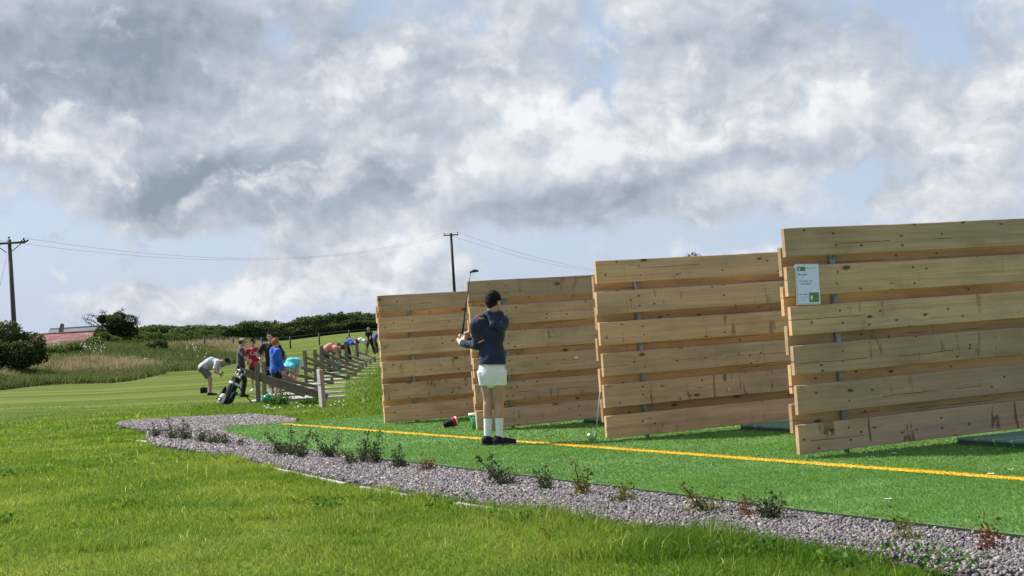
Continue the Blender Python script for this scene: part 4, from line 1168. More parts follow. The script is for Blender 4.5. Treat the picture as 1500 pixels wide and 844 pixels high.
# ------------------------------------------------------------------ the boy in the bay
BH_ = 1.43
bd = .96 * FPX / 152.0
bp = gp(727, 651, z=.012)
S = bp.y / FPX
def bl_(x, y, dy=0.0):
    """boy-local point from a photo position, dy metres further away"""
    q = at(x, y, bp.y + dy) - Vector((bp.x, bp.y, .012)); return np.array(q)
J = pose(BH_, 0); J['w'] = .86
J['h'] = bl_(720.5, 545, .0); J['mid'] = bl_(720.5, 520, .0); J['sc'] = bl_(719.5, 471, .0)
J['T1'] = nrm(J['mid'] - J['h']); J['T2'] = nrm(J['sc'] - J['mid'])
J['X1'] = nrm(np.cross(np.cross(J['T1'], [1, -.25, 0]), J['T1'])); J['X2'] = nrm(np.cross(np.cross(J['T2'], [1, .12, 0]), J['T2']))
J['F1'] = np.cross(J['T1'], J['X1']); J['F2'] = np.cross(J['T2'], J['X2'])
J['shL'] = J['sc'] - J['X2'] * .092 * BH_ - J['T2'] * .022; J['shR'] = J['sc'] + J['X2'] * .074 * BH_
J['hpL'] = J['h'] - J['X1'] * .048 * BH_ - J['T1'] * .01; J['hpR'] = J['h'] + J['X1'] * .048 * BH_ - J['T1'] * .01
J['knL'] = bl_(715.2, 586, .05); J['knR'] = bl_(731.5, 587, .02); J['anL'] = bl_(714.2, 640.5, .045); J['anR'] = bl_(731.3, 640.8, 0)
J['anL'][2] = J['anR'][2] = .043 * BH_
J['toeL'] = nrm([.80, .60, 0]); J['toeR'] = nrm([.96, -.16, 0])
J['elL'] = bl_(698.5, 505.5, .0); J['wrL'] = bl_(677.5, 503.0, .12)
J['elR'] = bl_(722, 507, .27); J['wrR'] = bl_(684.5, 497.5, .23)
J['nk'] = bl_(720.0, 464.5, .0); J['hd'] = bl_(723.5, 443.5, .015)
J['hu'] = nrm([.05, .12, 1]); hf = np.array([.62, .78, -.16]); J['hf'] = nrm(hf - J['hu'] * (hf @ J['hu'])); J['hx'] = np.cross(J['hf'], J['hu'])
RB = .0058
grip_dir = nrm(bl_(690, 399.5, .10) - bl_(675.3, 500, .17))
gb = bl_(675.0, 502.5, .172)
HK = {'L': dict(d=nrm(gb + grip_dir * .05 - J['wrL']), palm=nrm([.35, .9, .1]), curl=62), 'R': dict(d=nrm(gb + grip_dir * .115 - J['wrR']), palm=nrm([-.2, -.9, .3]), curl=62)}
vol = body(J, RB, M_skin, hands=HK)
boy = vol.build('person', M_skin); boy.location = (bp.x, bp.y, .012)
tag(boy, 'boy seen from behind in navy hoodie and white shorts holding a club upright', 'person')
eyes(J, boy)
M_navy = fabric('navy fleece', (.020, .029, .062), .25, 12, .7); M_wshort = fabric('white sports cloth', (.78, .79, .83), .05, 9, .6)
hd_ = top_garment(J, RB, M_navy, boy, 'long', .05, .008, 'hoodie', False, .004, 1.04, seed=3)
# the loose hood lies over his right shoulder blade
v = Vol(bl_(700, 500, -.3) - .02, bl_(755, 440, .25) + .02, RB)
pt = [bl_(706, 463, -.02), bl_(716, 459, -.075), bl_(733, 461, -.06), bl_(741, 469.5, -.085), bl_(735, 481, -.13), bl_(722, 475, -.115)]
for a, b, ra, rb in ((0, 1, .020, .024), (1, 2, .024, .028), (2, 3, .026, .010), (3, 4, .010, .016), (4, 5, .022, .020), (5, 1, .022, .024), (2, 4, .026, .018), (1, 4, .022, .018), (2, 5, .026, .022)): v.cone(pt[a], pt[b], ra, rb, .02)
v.cone(bl_(731, 460, -.03), bl_(733, 461, .06), .02, .018, .02)
v.wrinkle(.003, 45, 9)
v.build('hood', M_navy, hd_)
M_orange = plain('orange piping', (.52, .10, .045), .6)
def onsurf(p, q, r):  # a raised strip hugging the sleeve
    return p
mb = MB(); sl = [np.array(p) for p in (bl_(703.5, 461.5, -.02), bl_(697.5, 464.5, -.02), bl_(692.3, 471, -.02), bl_(690.0, 480, -.02), bl_(687.5, 489, -.01))]
mb.tube([Vector(p) for p in sl], .006, 8); mb.build('piping', M_orange, hd_)
mb = MB(); mb.tube([Vector(bl_(700.5, 502.5, -.096)), Vector(bl_(705, 500.5, -.108)), Vector(bl_(710, 498, -.114))], .004, 6); mb.build('pocket_trim', M_orange, hd_)
M_yel2 = plain('yellow collar', (.55, .42, .08), .7)
mb = MB(); mb.tube([Vector(bl_(718.5, 456.5, -.052)), Vector(bl_(724, 455.9, -.058)), Vector(bl_(729.5, 456.8, -.040))], .006, 8); mb.build('collar', M_yel2, hd_)
sh_b = bottom_garment(J, RB, M_wshort, boy, 'shorts', .425, .006, -.0005, 'shorts', .004, .07, 1, .045, .008)
for n in 'LR':
    sock(J, n, RB * .8, M_wsock, boy, .125); shoe(J, n, RB * .8, M_bshoe, M_bsole, boy)
mb = MB(); mb.tube([Vector(bl_(737, 637, -.02)), Vector(bl_(739.5, 641, -.03)), Vector(bl_(737.5, 644, -.035)), Vector(bl_(741, 646, -.036))], .0035, 6); mb.tube([Vector(bl_(736, 636, .0)), Vector(bl_(740, 634, .0)), Vector(bl_(739, 640, -.02))], .0035, 6)
mb.build('shoelace', M_wsock, [c for c in boy.children if c.name.startswith('shoe')][-1])
hair(J, RB * .7, M_hblack, boy, .001, -.014, .55, .0016, 330, topv=.010)

def strands(J, parent, m, n, ln, seed=4):
    g = np.random.default_rng(seed); q = J['H']; X, F, U, hd = J['hx'], J['hf'], J['hu'], J['hd']
    a = g.normal(size=(n, 3)); a /= np.linalg.norm(a, axis=1, keepdims=True)
    k = (a[:, 2] > -.42 + .75 * np.maximum(a[:, 1], 0)) & (a[:, 1] < .72); a = a[k]; n = len(a)
    r = np.array([.046, .057, .062]) * q
    P = hd + (a[:, :1] * r[0]) * X + (a[:, 1:2] * r[1] - .008 * q) * F + (a[:, 2:] * r[2] + .016 * q) * U
    N = a[:, :1] * X + a[:, 1:2] * F + a[:, 2:] * U
    sw = nrm(F * .5 + X * .4) ; D = N * .8 + g.normal(size=(n, 3)) * .45 + sw * .5 - U * .25; D /= np.linalg.norm(D, axis=1, keepdims=True)
    W_ = np.cross(D, g.normal(size=(n, 3))); W_ /= np.linalg.norm(W_, axis=1, keepdims=True)
    L_ = ln * g.uniform(.5, 1.3, n)[:, None]; wd = .0045
    V_ = np.concatenate([P - N * .004 - W_ * wd, P - N * .004 + W_ * wd, P + D * L_])
    i = np.arange(n)
    return mesh_np('strands', V_, [np.stack([i, i + n, i + 2 * n], 1)], m, parent)
strands(J, [c for c in boy.children if c.name.startswith('hair')][0], M_hblack, 2200, .011)
cl = empty('golf_club', (bp.x, bp.y, .012)); tag(cl, 'dark golf club held upright in the hands of the boy', 'golf club')
Hd = bl_(689.0, 399.5, .10); gv_ = Vector(gb - grip_dir * .03)
D = Vector(Hd) - gv_; Lc = D.length; D.normalize(); 
MB().tube([gv_, gv_ + D * .12, gv_ + D * .27], [.0135, .0125, .0095], 12).build('grip', M_grip, cl)
MB().tube([gv_ + D * .27, Vector(Hd)], [.0062, .0045], 10).build('shaft', M_dshaft, cl)
v = Vol(Hd - .12, Hd + .12, .003)
v.cone(Hd, Hd + np.array([.012, 0, .006]), .008, .010, .01); v.ell(Hd + np.array([.040, -.01, .010]), (.040, .032, .017), None, .012)
v.cut(Hd + np.array([0, 0, -.004]), (0.1, 0, -1))
v.build('club_head', M_headb, cl)
# ------------------------------------------------------------------ the old driving range
t = NT('weathered grey timber'); o = t.coord()
rn = t.n('ObjectInfo').outputs['Random']
gv = t.noise(t.mapping(o, (3, 40, 40)), 1.0, 5, .6)
c = t.ramp(gv, [(.3, (.105, .086, .062)), (.55, (.19, .16, .118)), (.75, (.28, .245, .19))])
c = t.mix(1.0, c, t.ramp(rn, [(0, (.75, .75, .75)), (1, (1.15, 1.13, 1.1))]), 'MULTIPLY')
M_old = t.done(t.bsdf(c, .9, spec=.15, normal=t.bump(gv, .5, .01)))
M_conc = plain('worn concrete pad', (.30, .28, .25), .9, var=.25, scale=4); M_kerb = plain('pale kerb strip', (.50, .47, .40), .9, var=.2, scale=6)
LAB = {0: 'nearest old sloping divider of grey timber with a bag of clubs beside it'}
near_words = ['second', 'third', 'fourth', 'fifth', 'sixth', 'seventh', 'eighth', 'ninth', 'tenth', 'eleventh', 'twelfth', 'thirteenth', 'fourteenth', 'fifteenth', 'sixteenth', 'seventeenth', 'eighteenth', 'nineteenth', 'twentieth']
for k in range(20):
    if k in (11, 12, 14, 15, 16, 17, 19): continue
    d = 38 + 3.1 * k
    random.seed(100 + k)
    lat_ = {0: -6.78, 1: -7.15, 2: -7.45, 3: -7.5, 4: -7.3}.get(k, -(6.78 + .042 * (d - 38)) + random.uniform(-.06, .06))
    g = hz(lat_, d)
    phi = -rad(min(34, (d - 38) / 42 * 34))
    lab = LAB.get(0) if k == 0 else 'sloping grey timber divider of the old range, %s from the golf bag' % near_words[k - 1]
    root = empty('range_divider', (lat_, d, g), phi); tag(root, lab, 'range divider', 'old sloping timber dividers of the driving range')
    ph = 1.08 + random.uniform(-.06, .05)
    for s_ in (-1, 1):
        mb = MB(); mb.box((.09, .075, ph + .1), (random.uniform(-.015, .015), s_ * .062, ph / 2 - .05), Quaternion((0, 1, 0), random.uniform(-.03, .03)), .006); mb.build('post', M_old, root)
    run, left = (1.8, .52) if k == 0 else (1.75, .45)
    def rail(z_l, z_r, x_l, x_r, hgt=.19):
        dx = x_r - x_l; dz = z_r - z_l; L = math.hypot(dx, dz); a = math.atan2(dz, dx)
        mb = MB(); mb.box((L, .045, hgt), (0, 0, 0), None, .005); o_ = mb.build('board', M_old, root)
        o_.location = ((x_l + x_r) / 2, random.uniform(-.003, .003), (z_l + z_r) / 2); o_.rotation_euler = (0, -a, 0)
    if k == 0: rail(.90, .04, -left, run); rail(.62, .14, .1, run * .68, .12)
    elif k <= 7: rail(.60, .05, -.35, run * .9, .095); rail(.93, .46, -.06, run * .5, .085)
    else: rail(.46, .03, -.12, run * .70, .09)
    mb = MB(); mb.box((.09, .075, .34), (run * .86, .064, .10), None, .006); mb.build('stub_post', M_old, root)
    # the tee floor of the bay beyond it
    if k < 19:
        tp = empty('tee_pad', (lat_, d, g), phi); tag(tp, 'worn tee pad behind the %s old range divider counted from the golf bag' % near_words[k - 1] if k else 'worn tee pad under the boy with ginger hair', 'tee pad', 'tee pads of the old driving range')
        mb = MB(); mb.box((1.9, 2.5, .07), (.55, 1.5, .018)); mb.build('slab', M_conc, tp)
        mb = MB(); mb.box((.75, .16, .06), (run + .05, .3, .035), None, .006); mb.build('kerb', M_kerb, tp)

# white and pink marker post
M_wpost = plain('flaking white paint', (.62, .60, .56), .7, var=.15, scale=14); M_ppost = plain('faded red paint', (.42, .23, .19), .75, var=.2, scale=10)
mp = gat(473, 598, 30.0); rp = empty('marker_post', mp); rp.rotation_euler = (0, -rad(2.5), -rad(42)); tag(rp, 'short leaning marker post with white and faded pink sides in the grass', 'post')
hp_ = .80
MB().box((.105, .105, hp_ + .12), (0, 0, hp_ / 2 - .06), None, .008).build('post_core', M_wpost, rp)
MB().box((.004, .102, hp_ - .04), (.0542, .001, hp_ / 2 + .01)).build('painted_face', M_ppost, rp)
MB().box((.116, .116, .02), (0, 0, hp_ * .62), None, .003).build('metal_band', M_galv, rp)

# ------------------------------------------------------------------ golf bag on its stand
M_bagb = fabric('black nylon', (.012, .012, .014)); M_bagw = fabric('white vinyl', (.62, .62, .62), .06); M_bagg = plain('green tag', (.02, .25, .12), .5)
gb0 = gat(329, 590, 36.4); bag = empty('golf_bag', gb0, rad(8)); tag(bag, 'black and white golf bag leaning on its stand legs on the grass', 'golf bag')
a0, a1 = Vector((.0, 0, .02)), Vector((.33, .12, .66)); A_ = (a1 - a0); qb = A_.normalized().to_track_quat('Z', 'Y'); LB = A_.length
def on_bag(s, ang, r): return a0 + A_ * s + qb @ Vector((math.cos(ang) * r, math.sin(ang) * r, 0))
MB().lathe([(0, 0), (.12, 0), (.135, .03), (.125, .15), (.115, .4), (.13, LB - .03), (.125, LB), (.11, LB - .02), (0, LB - .03)], 20, a0, qb).build('bag_body', M_bagb, bag)
mb = MB()
mb.lathe([(0, .0), (.06, .01), (.085, .06), (.085, .2), (.06, .27), (0, .29)], 14, Vector((-.12, -.10, .03)), qb); pk = mb.build('pocket', M_bagw, bag)
mb = MB(); n_ = 22; e = [Vector((math.cos(a) * .055, 0, math.sin(a) * .038)) for a in np.linspace(0, 2 * math.pi, n_)]
mb.tube([Vector((-.115, -.183, .165)) + Vector((p.x, p.x * .15, p.z)) for p in e], .011, 6); mb.build('oval_emblem', M_bagb, pk)
MB().lathe([(0, 0), (.05, .02), (.065, .08), (.06, .25), (.03, .33), (0, .34)], 12, Vector((.13, -.11, .04)), qb).build('pocket', M_bagb, bag)
MB().lathe([(0, 0), (.05, .02), (.06, .08), (.05, .30), (.02, .36), (0, .37)], 12, Vector((-.12, .02, .14)), qb).build('pocket', M_bagb, bag)
MB().lathe([(.128, LB * .72), (.133, LB * .73), (.133, LB * .80), (.128, LB * .81)], 20, a0, qb).build('white_band', M_bagw, bag)
MB().box((.05, .03, .14), on_bag(.86, -.4, .13), qb, .008).build('side_panel', M_bagw, bag)
MB().box((.09, .02, .10), Vector((.30, -.06, .27)), None, .008).build('towel', M_bagg, bag)
for s_ in (-1, 1):
    MB().tube([on_bag(.86, .3 * s_, .12), Vector((.66, .10 + s_ * .20, .015))], .010, 8).build('stand_leg', M_bagb, bag)
mb = MB(); mb.tube([on_bag(.9, 2.6, .13), on_bag(.75, 2.8, .22), on_bag(.45, 2.9, .24), on_bag(.25, 2.8, .14)], .016, 8); mb.build('shoulder_strap', M_bagb, bag)
random.seed(11)
for i in range(7):
    ang = i * .9; s0 = on_bag(.95, ang, .07); s1 = on_bag(1.12 + random.uniform(0, .22), ang, .10)
    c_ = empty('golf_club', (0, 0, 0)); c_.location = gb0; c_.rotation_euler = (0, 0, rad(8))
    lab = ['black headed driver in the golf bag', 'club with red head cover sticking out of the golf bag'][min(i, 1)] if i < 2 else 'iron standing in the golf bag among the others'
    tag(c_, lab, 'golf club', 'clubs in the golf bag')
    MB().tube([s0, s1], .006, 6).build('shaft', M_shaft, c_)
    v_ = MB(); v_.lathe([(0, -.03), (.028, -.015), (.034, .02), (.028, .06), (0, .08)], 10, s1, qb @ Quaternion((0, 1, 0), .5)); v_.build('club_head', [M_blk, M_red, M_blk, M_heads, M_blk, M_heads, M_blk][i], c_)

# small things about the bays
bx = gat(298.5, 573, 46.5); o = MB(); o.box((.30, .20, .26), (0, 0, .15), None, .03); o.box((.12, .03, .03), (0, 0, .295), None, .008)
o = o.build('kit_bag', M_bagb); o.location = bx; o.scale = (.72,) * 3; tag(o, 'small black bag on the grass behind the man in grey', 'bag')
M_turq = plain('turquoise plastic', (.03, .33, .22), .35, var=.1, scale=8)
gq = gat(384, 588, 37.4); tr = empty('ball_bucket', (gq.x, gq.y, gq.z + .10), rad(20)); tr.scale = (.8,) * 3; tr.rotation_euler = (0, rad(76), rad(20)); tag(tr, 'turquoise bucket tipped over in the grass behind the near divider post', 'bucket')
MB().lathe([(0, .0), (.10, .0), (.15, .27), (.145, .27), (.095, .01), (0, .01)], 24).build('bucket_wall', M_turq, tr); MB().lathe([(.150, .255), (.160, .26), (.160, .275), (.147, .278), (.147, .256)], 24).build('rim', M_turq, tr)
gq = gat(496, 540, 59.0); tr = empty('ball_bucket', (gq.x, gq.y, gq.z + .05)); tag(tr, 'green bucket standing in the bay beside the person in pink', 'bucket')
MB().lathe([(0, .0), (.10, .0), (.14, .30), (.135, .30), (.095, .01), (0, .01)], 20).build('bucket_wall', M_turq, tr); mb = MB(); mb.tube([(.14 * math.cos(a), 0, .30 + .14 * math.sin(a)) for a in np.linspace(0, math.pi, 10)], .008, 6); mb.build('handle', M_rim, tr)

# ------------------------------------------------------------------ golfers at the old range
M_pinks = fabric('salmon cloth', (.58, .22, .20)); M_turqs = fabric('turquoise cloth', (.09, .50, .56)); M_blues = fabric('bright blue fleece', (.03, .12, .50)); M_reds = fabric('red cloth', (.33, .012, .03)); M_greys = fabric('light grey cloth', (.42, .43, .47)); M_dgrey = fabric('charcoal cloth', (.05, .052, .058)); M_blackc = fabric('black cloth', (.013, .013, .016)); M_navyt = fabric('navy trousers', (.02, .028, .055)); M_mgrey = fabric('mid grey shorts', (.13, .13, .13)); M_whitec = fabric('white cloth', (.60, .61, .64)); M_royal = fabric('royal blue cloth', (.02, .055, .42)); M_beige = fabric('beige cap', (.30, .26, .20)); M_lgreyt = fabric('light trousers', (.46, .47, .52)); M_jacket = fabric('dark jacket', (.018, .018, .018))
def golfer(x, y, d, yaw, J, res, lab, topm, botm, sleeve='short', bot='shorts', hairm=M_hbrown, cap=None, hood=False, hands=None, sh=M_wshoe, shs=M_wsole, socks=None, length=.66, hem=-.05, grp=None):
    g = gat(x, y, d)
    v = body(J, res, M_skin, hands=hands)
    o = v.build('person', M_skin); o.location = g; o.rotation_euler = (0, 0, rad(yaw)); tag(o, lab, 'person')
    if grp: o.location.z += grp
    tp_ = top_garment(J, res, topm, o, sleeve, hem, .012, 'hoodie' if hood else 'shirt', hood, .004, 1.0, seed=int(x))
    bottom_garment(J, res, botm, o, bot, length, .010, .014, 'shorts' if bot == 'shorts' else 'trousers', .003, .05, seed=int(y))
    for n in 'LR':
        if socks: sock(J, n, max(res * .6, .007), socks, o, .10)
        shoe(J, n, max(res * .6, .007), sh, shs, o)
    if cap: cap_hat(J, res * .7, cap, o)
    hair(J, res * .7, hairm, o, .012 if hairm is M_hginger else .006, -.02, .5, .002, 120)
    eyes(J, o)
    if not cap: strands(J, [c_ for c_ in o.children if c_.name.startswith('hair')][0], hairm, 700, .03)
    return o, tp_
dn = lambda s: dict(d=nrm([.0, .1, -1]), palm=nrm([-s, 0, 0]), curl=35)
golfer(308, 580, 44.5, -88, pose(1.76, 78, hip=(0, -.17, .86), handL=(-.08, .36, .66), handR=(.09, .36, .64), head=(-12, 0), elbowL=(-.6, -.4, -1), elbowR=(.6, -.4, -1)), .012, 'man in grey shirt and grey shorts bending forward beside the golf bag', M_greys, M_mgrey, hairm=M_hbrown, sh=M_bshoe, shs=M_bsole, length=.80)
golfer(355.0, 582, 42.3, -72, pose(1.70, 4, handL=(-.11, .24, 1.02), handR=(.11, .24, 1.02), head=(14, 0), build=.9), .012, 'youth in charcoal shirt and beige cap standing behind the near divider', M_dgrey, M_blackc, bot='trousers', cap=M_beige, hairm=M_hbrown, sh=M_bshoe, shs=M_bsole)
o, tp_ = golfer(374.5, 576, 46.0, 178, pose(1.63, 3, handL=(-.24, .16, .92), handR=(.20, .20, .95), head=(12, 6)), .012, 'person in red shirt with a white oval print facing the camera', M_reds, M_blackc, hairm=M_hbrown)
mb = MB(); e = [(math.cos(a) * .085, math.sin(a) * .042) for a in np.linspace(0, 2 * math.pi, 22)]; fy = .145
mb.tube([(p, .128 - p * p * 1.6, 1.20 + q) for p, q in e], .012, 6); mb.build('oval_print', M_whitec, tp_)
golfer(401, 586, 41.6, 168, pose(1.86, 3, handL=(-.34, .14, .98), handR=(.22, .34, 1.12), head=(6, -12), elbowL=(-1, -.5, -.1)), .012, 'tall dark haired man in black jacket standing behind the ginger boy', M_jacket, M_blackc, sleeve='long', hairm=M_hblack, socks=M_wsock, length=.75, hem=-.07)
o, tp_ = golfer(406, 590, 38.4, -58, pose(1.69, 2, side=0, footL=(-.10, .0), footR=(.10, .03), handL=(-.24, .10, .84), handR=(.23, .12, .84), head=(10, 0), toeL=-14, toeR=14), .010, 'ginger haired boy in bright blue hoodie and black shorts', M_blues, M_blackc, sleeve='long', hood=True, hairm=M_hginger, socks=M_wsock, length=.62, hem=-.06)
sj = [c_ for c_ in o.children if c_.name.startswith('shorts')][0]
mb = MB(); mb.box((.006, .030, .30), (.178, .015, .77), Quaternion((0, 1, 0), .05)); mb.build('side_stripe', M_red, sj); mb = MB(); mb.box((.006, .012, .30), (.180, .048, .77), Quaternion((0, 1, 0), .05)); mb.build('side_stripe', M_whitec, sj)
golfer(431, 580, 45.2, 152, pose(1.74, 108, hip=(0, -.20, .84), handL=(-.14, .44, .12), handR=(.16, .44, .14), head=(-25, 0), curve=.25, kneepole=(0, 1, 0)), .012, 'person in turquoise shirt bending right down to the tee', M_turqs, M_lgreyt, hairm=M_hblack, length=.8, hands={'L': dn(-1), 'R': dn(1)})
golfer(484, 544, 58.5, -86, pose(1.78, 84, hip=(0, -.22, .88), handL=(-.10, .40, .22), handR=(.12, .46, .22), head=(-10, 0)), .014, 'person in salmon pink shirt and navy trousers bending over a tee', M_pinks, M_navyt, sleeve='long', bot='trousers', hairm=M_hbrown, sh=M_bshoe, shs=M_bsole, hands={'L': dn(-1), 'R': dn(1)})
golfer(513, 527, 75, -120, pose(1.75, 88, hip=(0, -.20, .88), handL=(-.30, -.40, 1.28), handR=(.14, .42, .20), head=(-30, 0), elbowL=(-.3, 0, 1)), .018, 'bending person in royal blue shirt with one arm swung up behind', M_royal, M_blackc, bot='trousers', hairm=M_hbrown, sh=M_bshoe, shs=M_bsole)
golfer(528, 521, 82, -84, pose(1.74, 84, hip=(0, -.20, .88), handL=(-.12, .42, .30), handR=(.12, .46, .28), head=(-10, 0)), .018, 'person dressed in white bending over beside the man in black', M_whitec, M_lgreyt, sleeve='long', bot='trousers', hairm=M_hbrown)
golfer(542.5, 520.5, 93, 176, pose(1.82, 22, hip=(0, -.08, .92), footL=(-.26, 0), footR=(.26, 0), handL=(-.03, .42, .84), handR=(.03, .42, .80), head=(14, 8), elbowL=(-.6, -.2, -.6), elbowR=(.6, -.2, -.6)), .018, 'grey haired man in black shirt and trousers gripping a club with both hands', M_blackc, M_blackc, bot='trousers', hairm=M_hgrey, sh=M_bshoe, shs=M_bsole)
g = gat(542.5, 520.5, 93); c_ = empty('golf_club', g); tag(c_, 'golf club held low by the grey haired man in black', 'golf club'); iron(c_, (.30, -.62, .03), (-.0, -.40, .90), (-.3, -.9, 0), M_shaft, M_heads, .26, 1.0)
golfer(552.5, 521, 99, -75, pose(1.76, 40, hip=(0, -.12, .9), handL=(-.1, .5, .7), handR=(.1, .5, .7), head=(0, 0)), .018, 'figure in blue top and dark trousers partly hidden by the smallest timber divider', M_royal, M_blackc, sleeve='long', bot='trousers', hairm=M_hbrown, sh=M_bshoe, shs=M_bsole)
# ------------------------------------------------------------------ shrubs, trees and the hedge
def leafmat(name, a, b, c, tr=.3):
    return fibre_mat(name, [(0, a), (.55, b), (1, c)], tr, 1.2, .65, .1)
M_leafd = leafmat('dark bush leaf', (.022, .038, .013), (.050, .073, .025), (.10, .118, .046))
M_leafh = leafmat('hedge leaf', (.034, .060, .022), (.075, .11, .04), (.13, .155, .065))
M_leafg = leafmat('gorse leaf', (.035, .065, .018), (.08, .125, .032), (.15, .17, .06))
M_bark = plain('bark', (.09, .07, .05), .9, var=.35, scale=18, bump=.5)
M_core = plain('painted inner shade', (.035, .045, .02), .95)  # opaque filler behind the hedge leaves, the inner shade put into its colour
def crown_points(c, r, n, lobes, seed, lob_r=.34, flat=.0):
    g = np.random.default_rng(seed)
    C = []; 
    while len(C) < lobes:
        p = g.normal(size=3); p /= np.linalg.norm(p); p = p * g.uniform(.35, .88)
        if p[2] > -.75: C.append(p)
    C = np.array(C); rl = lob_r * g.uniform(.6, 1.3, lobes)
    k = g.integers(0, lobes, n)
    d = g.normal(size=(n, 3)); d /= np.linalg.norm(d, axis=1, keepdims=True)
    q = C[k] + d * (rl[k] * g.uniform(.55, 1.05, n) ** .6)[:, None]
    q = q * np.array(r) + np.array(c)
    return q, k, g.uniform(0, 1, lobes)
def shrub_tree(name, base, r, hgt, n, leaf, mat, label, cat, group=None, lobes=26, seed=1, trunk=.12, limbs=6, twigs=(), tint_lo=0):
    root = empty(name, base); tag(root, label, cat, group)
    c = (0, 0, hgt)
    P, k, lt = crown_points(c, r, n, lobes, seed)
    ok = P[:, 2] > -.05; P, k = P[ok], k[ok]
    g = np.random.default_rng(seed + 9)
    tint = np.clip(.25 + .45 * lt[k] + g.normal(0, .16, len(P)), 0, 1)
    leaf_mesh('crown', P, leaf * g.uniform(.6, 1.4, len(P)), tint, mat, root, .5, .7)
    mb = MB(); random.seed(seed)
    mb.tube([(0, 0, -.2), (.05, 0, hgt * .35), (.0, .05, hgt * .8)], [trunk, trunk * .8, trunk * .45], 8)
    for i in range(limbs):
        a = i * 2.4 + random.random(); e = Vector((math.cos(a) * r[0] * .75, math.sin(a) * r[1] * .75, hgt + random.uniform(-.3, .7) * r[2]))
        s0 = Vector((0, 0, hgt * random.uniform(.2, .5))); m = (s0 + e) * .5 + Vector((0, 0, -.1 * r[2]))
        mb.tube([s0, m, e], [trunk * .55, trunk * .35, trunk * .1], 6)
    for tw in twigs: mb.tube(tw, [trunk * .3] + [trunk * .16] * (len(tw) - 1), 5)
    mb.build('trunk', M_bark, root)
    return root
# big bush at the left edge
b0 = gat(12, 548, 74)
shrub_tree('bush', b0, (2.35, 2.0, 1.45), 1.25, 26000, .13, M_leafd, 'big dark rounded bush at the far left edge under the utility pole', 'bush', None, 34, 3, .13)
bb = at(165, 497, 104); bb.z = hz(bb.x, bb.y)
tw = []
for (x0, y0, x1, y1, x2, y2) in ((148, 478, 135, 470, 122, 466), (150, 474, 140, 464, 130, 461), (158, 466, 153, 458, 148, 457), (185, 474, 193, 469, 201, 466), (188, 480, 196, 474, 203, 473), (146, 482, 136, 476, 127, 472), (170, 464, 174, 457, 180, 455)):
    tw.append([Vector(at(a_, b_, 104) - bb) for a_, b_ in ((x0, y0), (x1, y1), (x2, y2))])
ct = at(167, 478, 104) - bb
tree = shrub_tree('windswept_tree', bb, (1.68, 1.45, 1.2), ct.z - .1, 19000, .13, M_leafd, 'small windswept tree with bare side twigs on the bank before the barns', 'tree', None, 30, 8, .12, 6, tw)
# leaf tufts on the twig ends
P = []; g = np.random.default_rng(3)
for t3 in tw:
    for q in (t3[1], t3[2], (t3[1] + t3[2]) / 2):
        P.append(np.array(q) + g.normal(size=(26, 3)) * .10)
P = np.concatenate(P); leaf_mesh('twig_leaves', P, np.full(len(P), .10), g.uniform(.1, .7, len(P)), M_leafd, tree)

# hedge on the skyline
HX = np.array([176, 190, 205, 225, 250, 280, 310, 350, 390, 430, 470, 510, 552, 600, 660])
HTOP = np.array([489, 483, 478.5, 478, 477, 474, 475.5, 473.5, 474.5, 471, 464.5, 459.5, 457, 452, 448])
HBOT = np.array([512, 512, 511, 511, 510, 508, 508, 505, 501, 497, 492, 486, 481, 476, 471])
HD = np.array([118, 120, 122, 126, 130, 136, 142, 150, 156, 160, 165, 168, 171, 174, 178.])
def hedge_cards(n, seed):
    g = np.random.default_rng(seed)
    x = g.uniform(HX[0], HX[-1], n); dd = np.interp(x, HX, HD)
    yb = np.interp(x, HX, HBOT); yt = np.interp(x, HX, HTOP)
    pb = np.array([tuple(at(a, b, c)) for a, b, c in zip(HX, HBOT, HD)]); ptp = np.array([tuple(at(a, b, c)) for a, b, c in zip(HX, HTOP, HD)])
    bx_ = np.interp(x, HX, pb[:, 0]); zb = np.interp(x, HX, pb[:, 2]); zt = np.interp(x, HX, ptp[:, 2])
    hgt = zt - zb
    back = g.uniform(0, 1, n)
    bump = .62 + .38 * fbm(bx_ * .55, back * 3, 5, 3) / .6 + .22 * (vnoise(bx_ * 1.7, back * 5, 8) - .5)
    hh = hgt * np.minimum(bump, 1.12) * (.45 + .62 * np.clip(back * 1.6, 0, 1))
    f = g.uniform(0, 1, n) ** .45
    z = zb - .2 + (hh + .2) * f
    y = dd - 1.2 + back * 4.2 + g.normal(0, .15, n)
    lump = fbm(bx_ * .8, z * .9, 13, 3) + .14 * np.clip((400 - x) / 150, 0, 1)
    tint = np.clip(.32 + (lump - .5) * 1.7 + .22 * f * (x > 400) + .30 * (1 - f) * (x <= 400) - .1 + g.normal(0, .13, n), 0, 1)
    return np.stack([bx_ + g.normal(0, .15, n), y, z], 1), tint
P, tint = hedge_cards(65000, 2)
hedge = leaf_mesh('hedgerow', P, RNG.uniform(.16, .34, len(P)), tint, M_leafh, None, .5, .75); tag(hedge, kind='stuff')
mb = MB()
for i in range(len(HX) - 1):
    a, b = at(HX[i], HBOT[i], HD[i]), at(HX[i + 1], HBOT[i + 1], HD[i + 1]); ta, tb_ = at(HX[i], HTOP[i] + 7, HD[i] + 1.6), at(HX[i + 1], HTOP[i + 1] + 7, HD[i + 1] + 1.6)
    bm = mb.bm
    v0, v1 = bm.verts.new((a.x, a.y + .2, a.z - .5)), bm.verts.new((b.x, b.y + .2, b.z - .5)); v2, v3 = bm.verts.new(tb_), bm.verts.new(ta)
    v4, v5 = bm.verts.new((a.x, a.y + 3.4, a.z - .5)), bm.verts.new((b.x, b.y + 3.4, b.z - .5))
    bm.faces.new((v0, v1, v2, v3)); bm.faces.new((v3, v2, v5, v4))
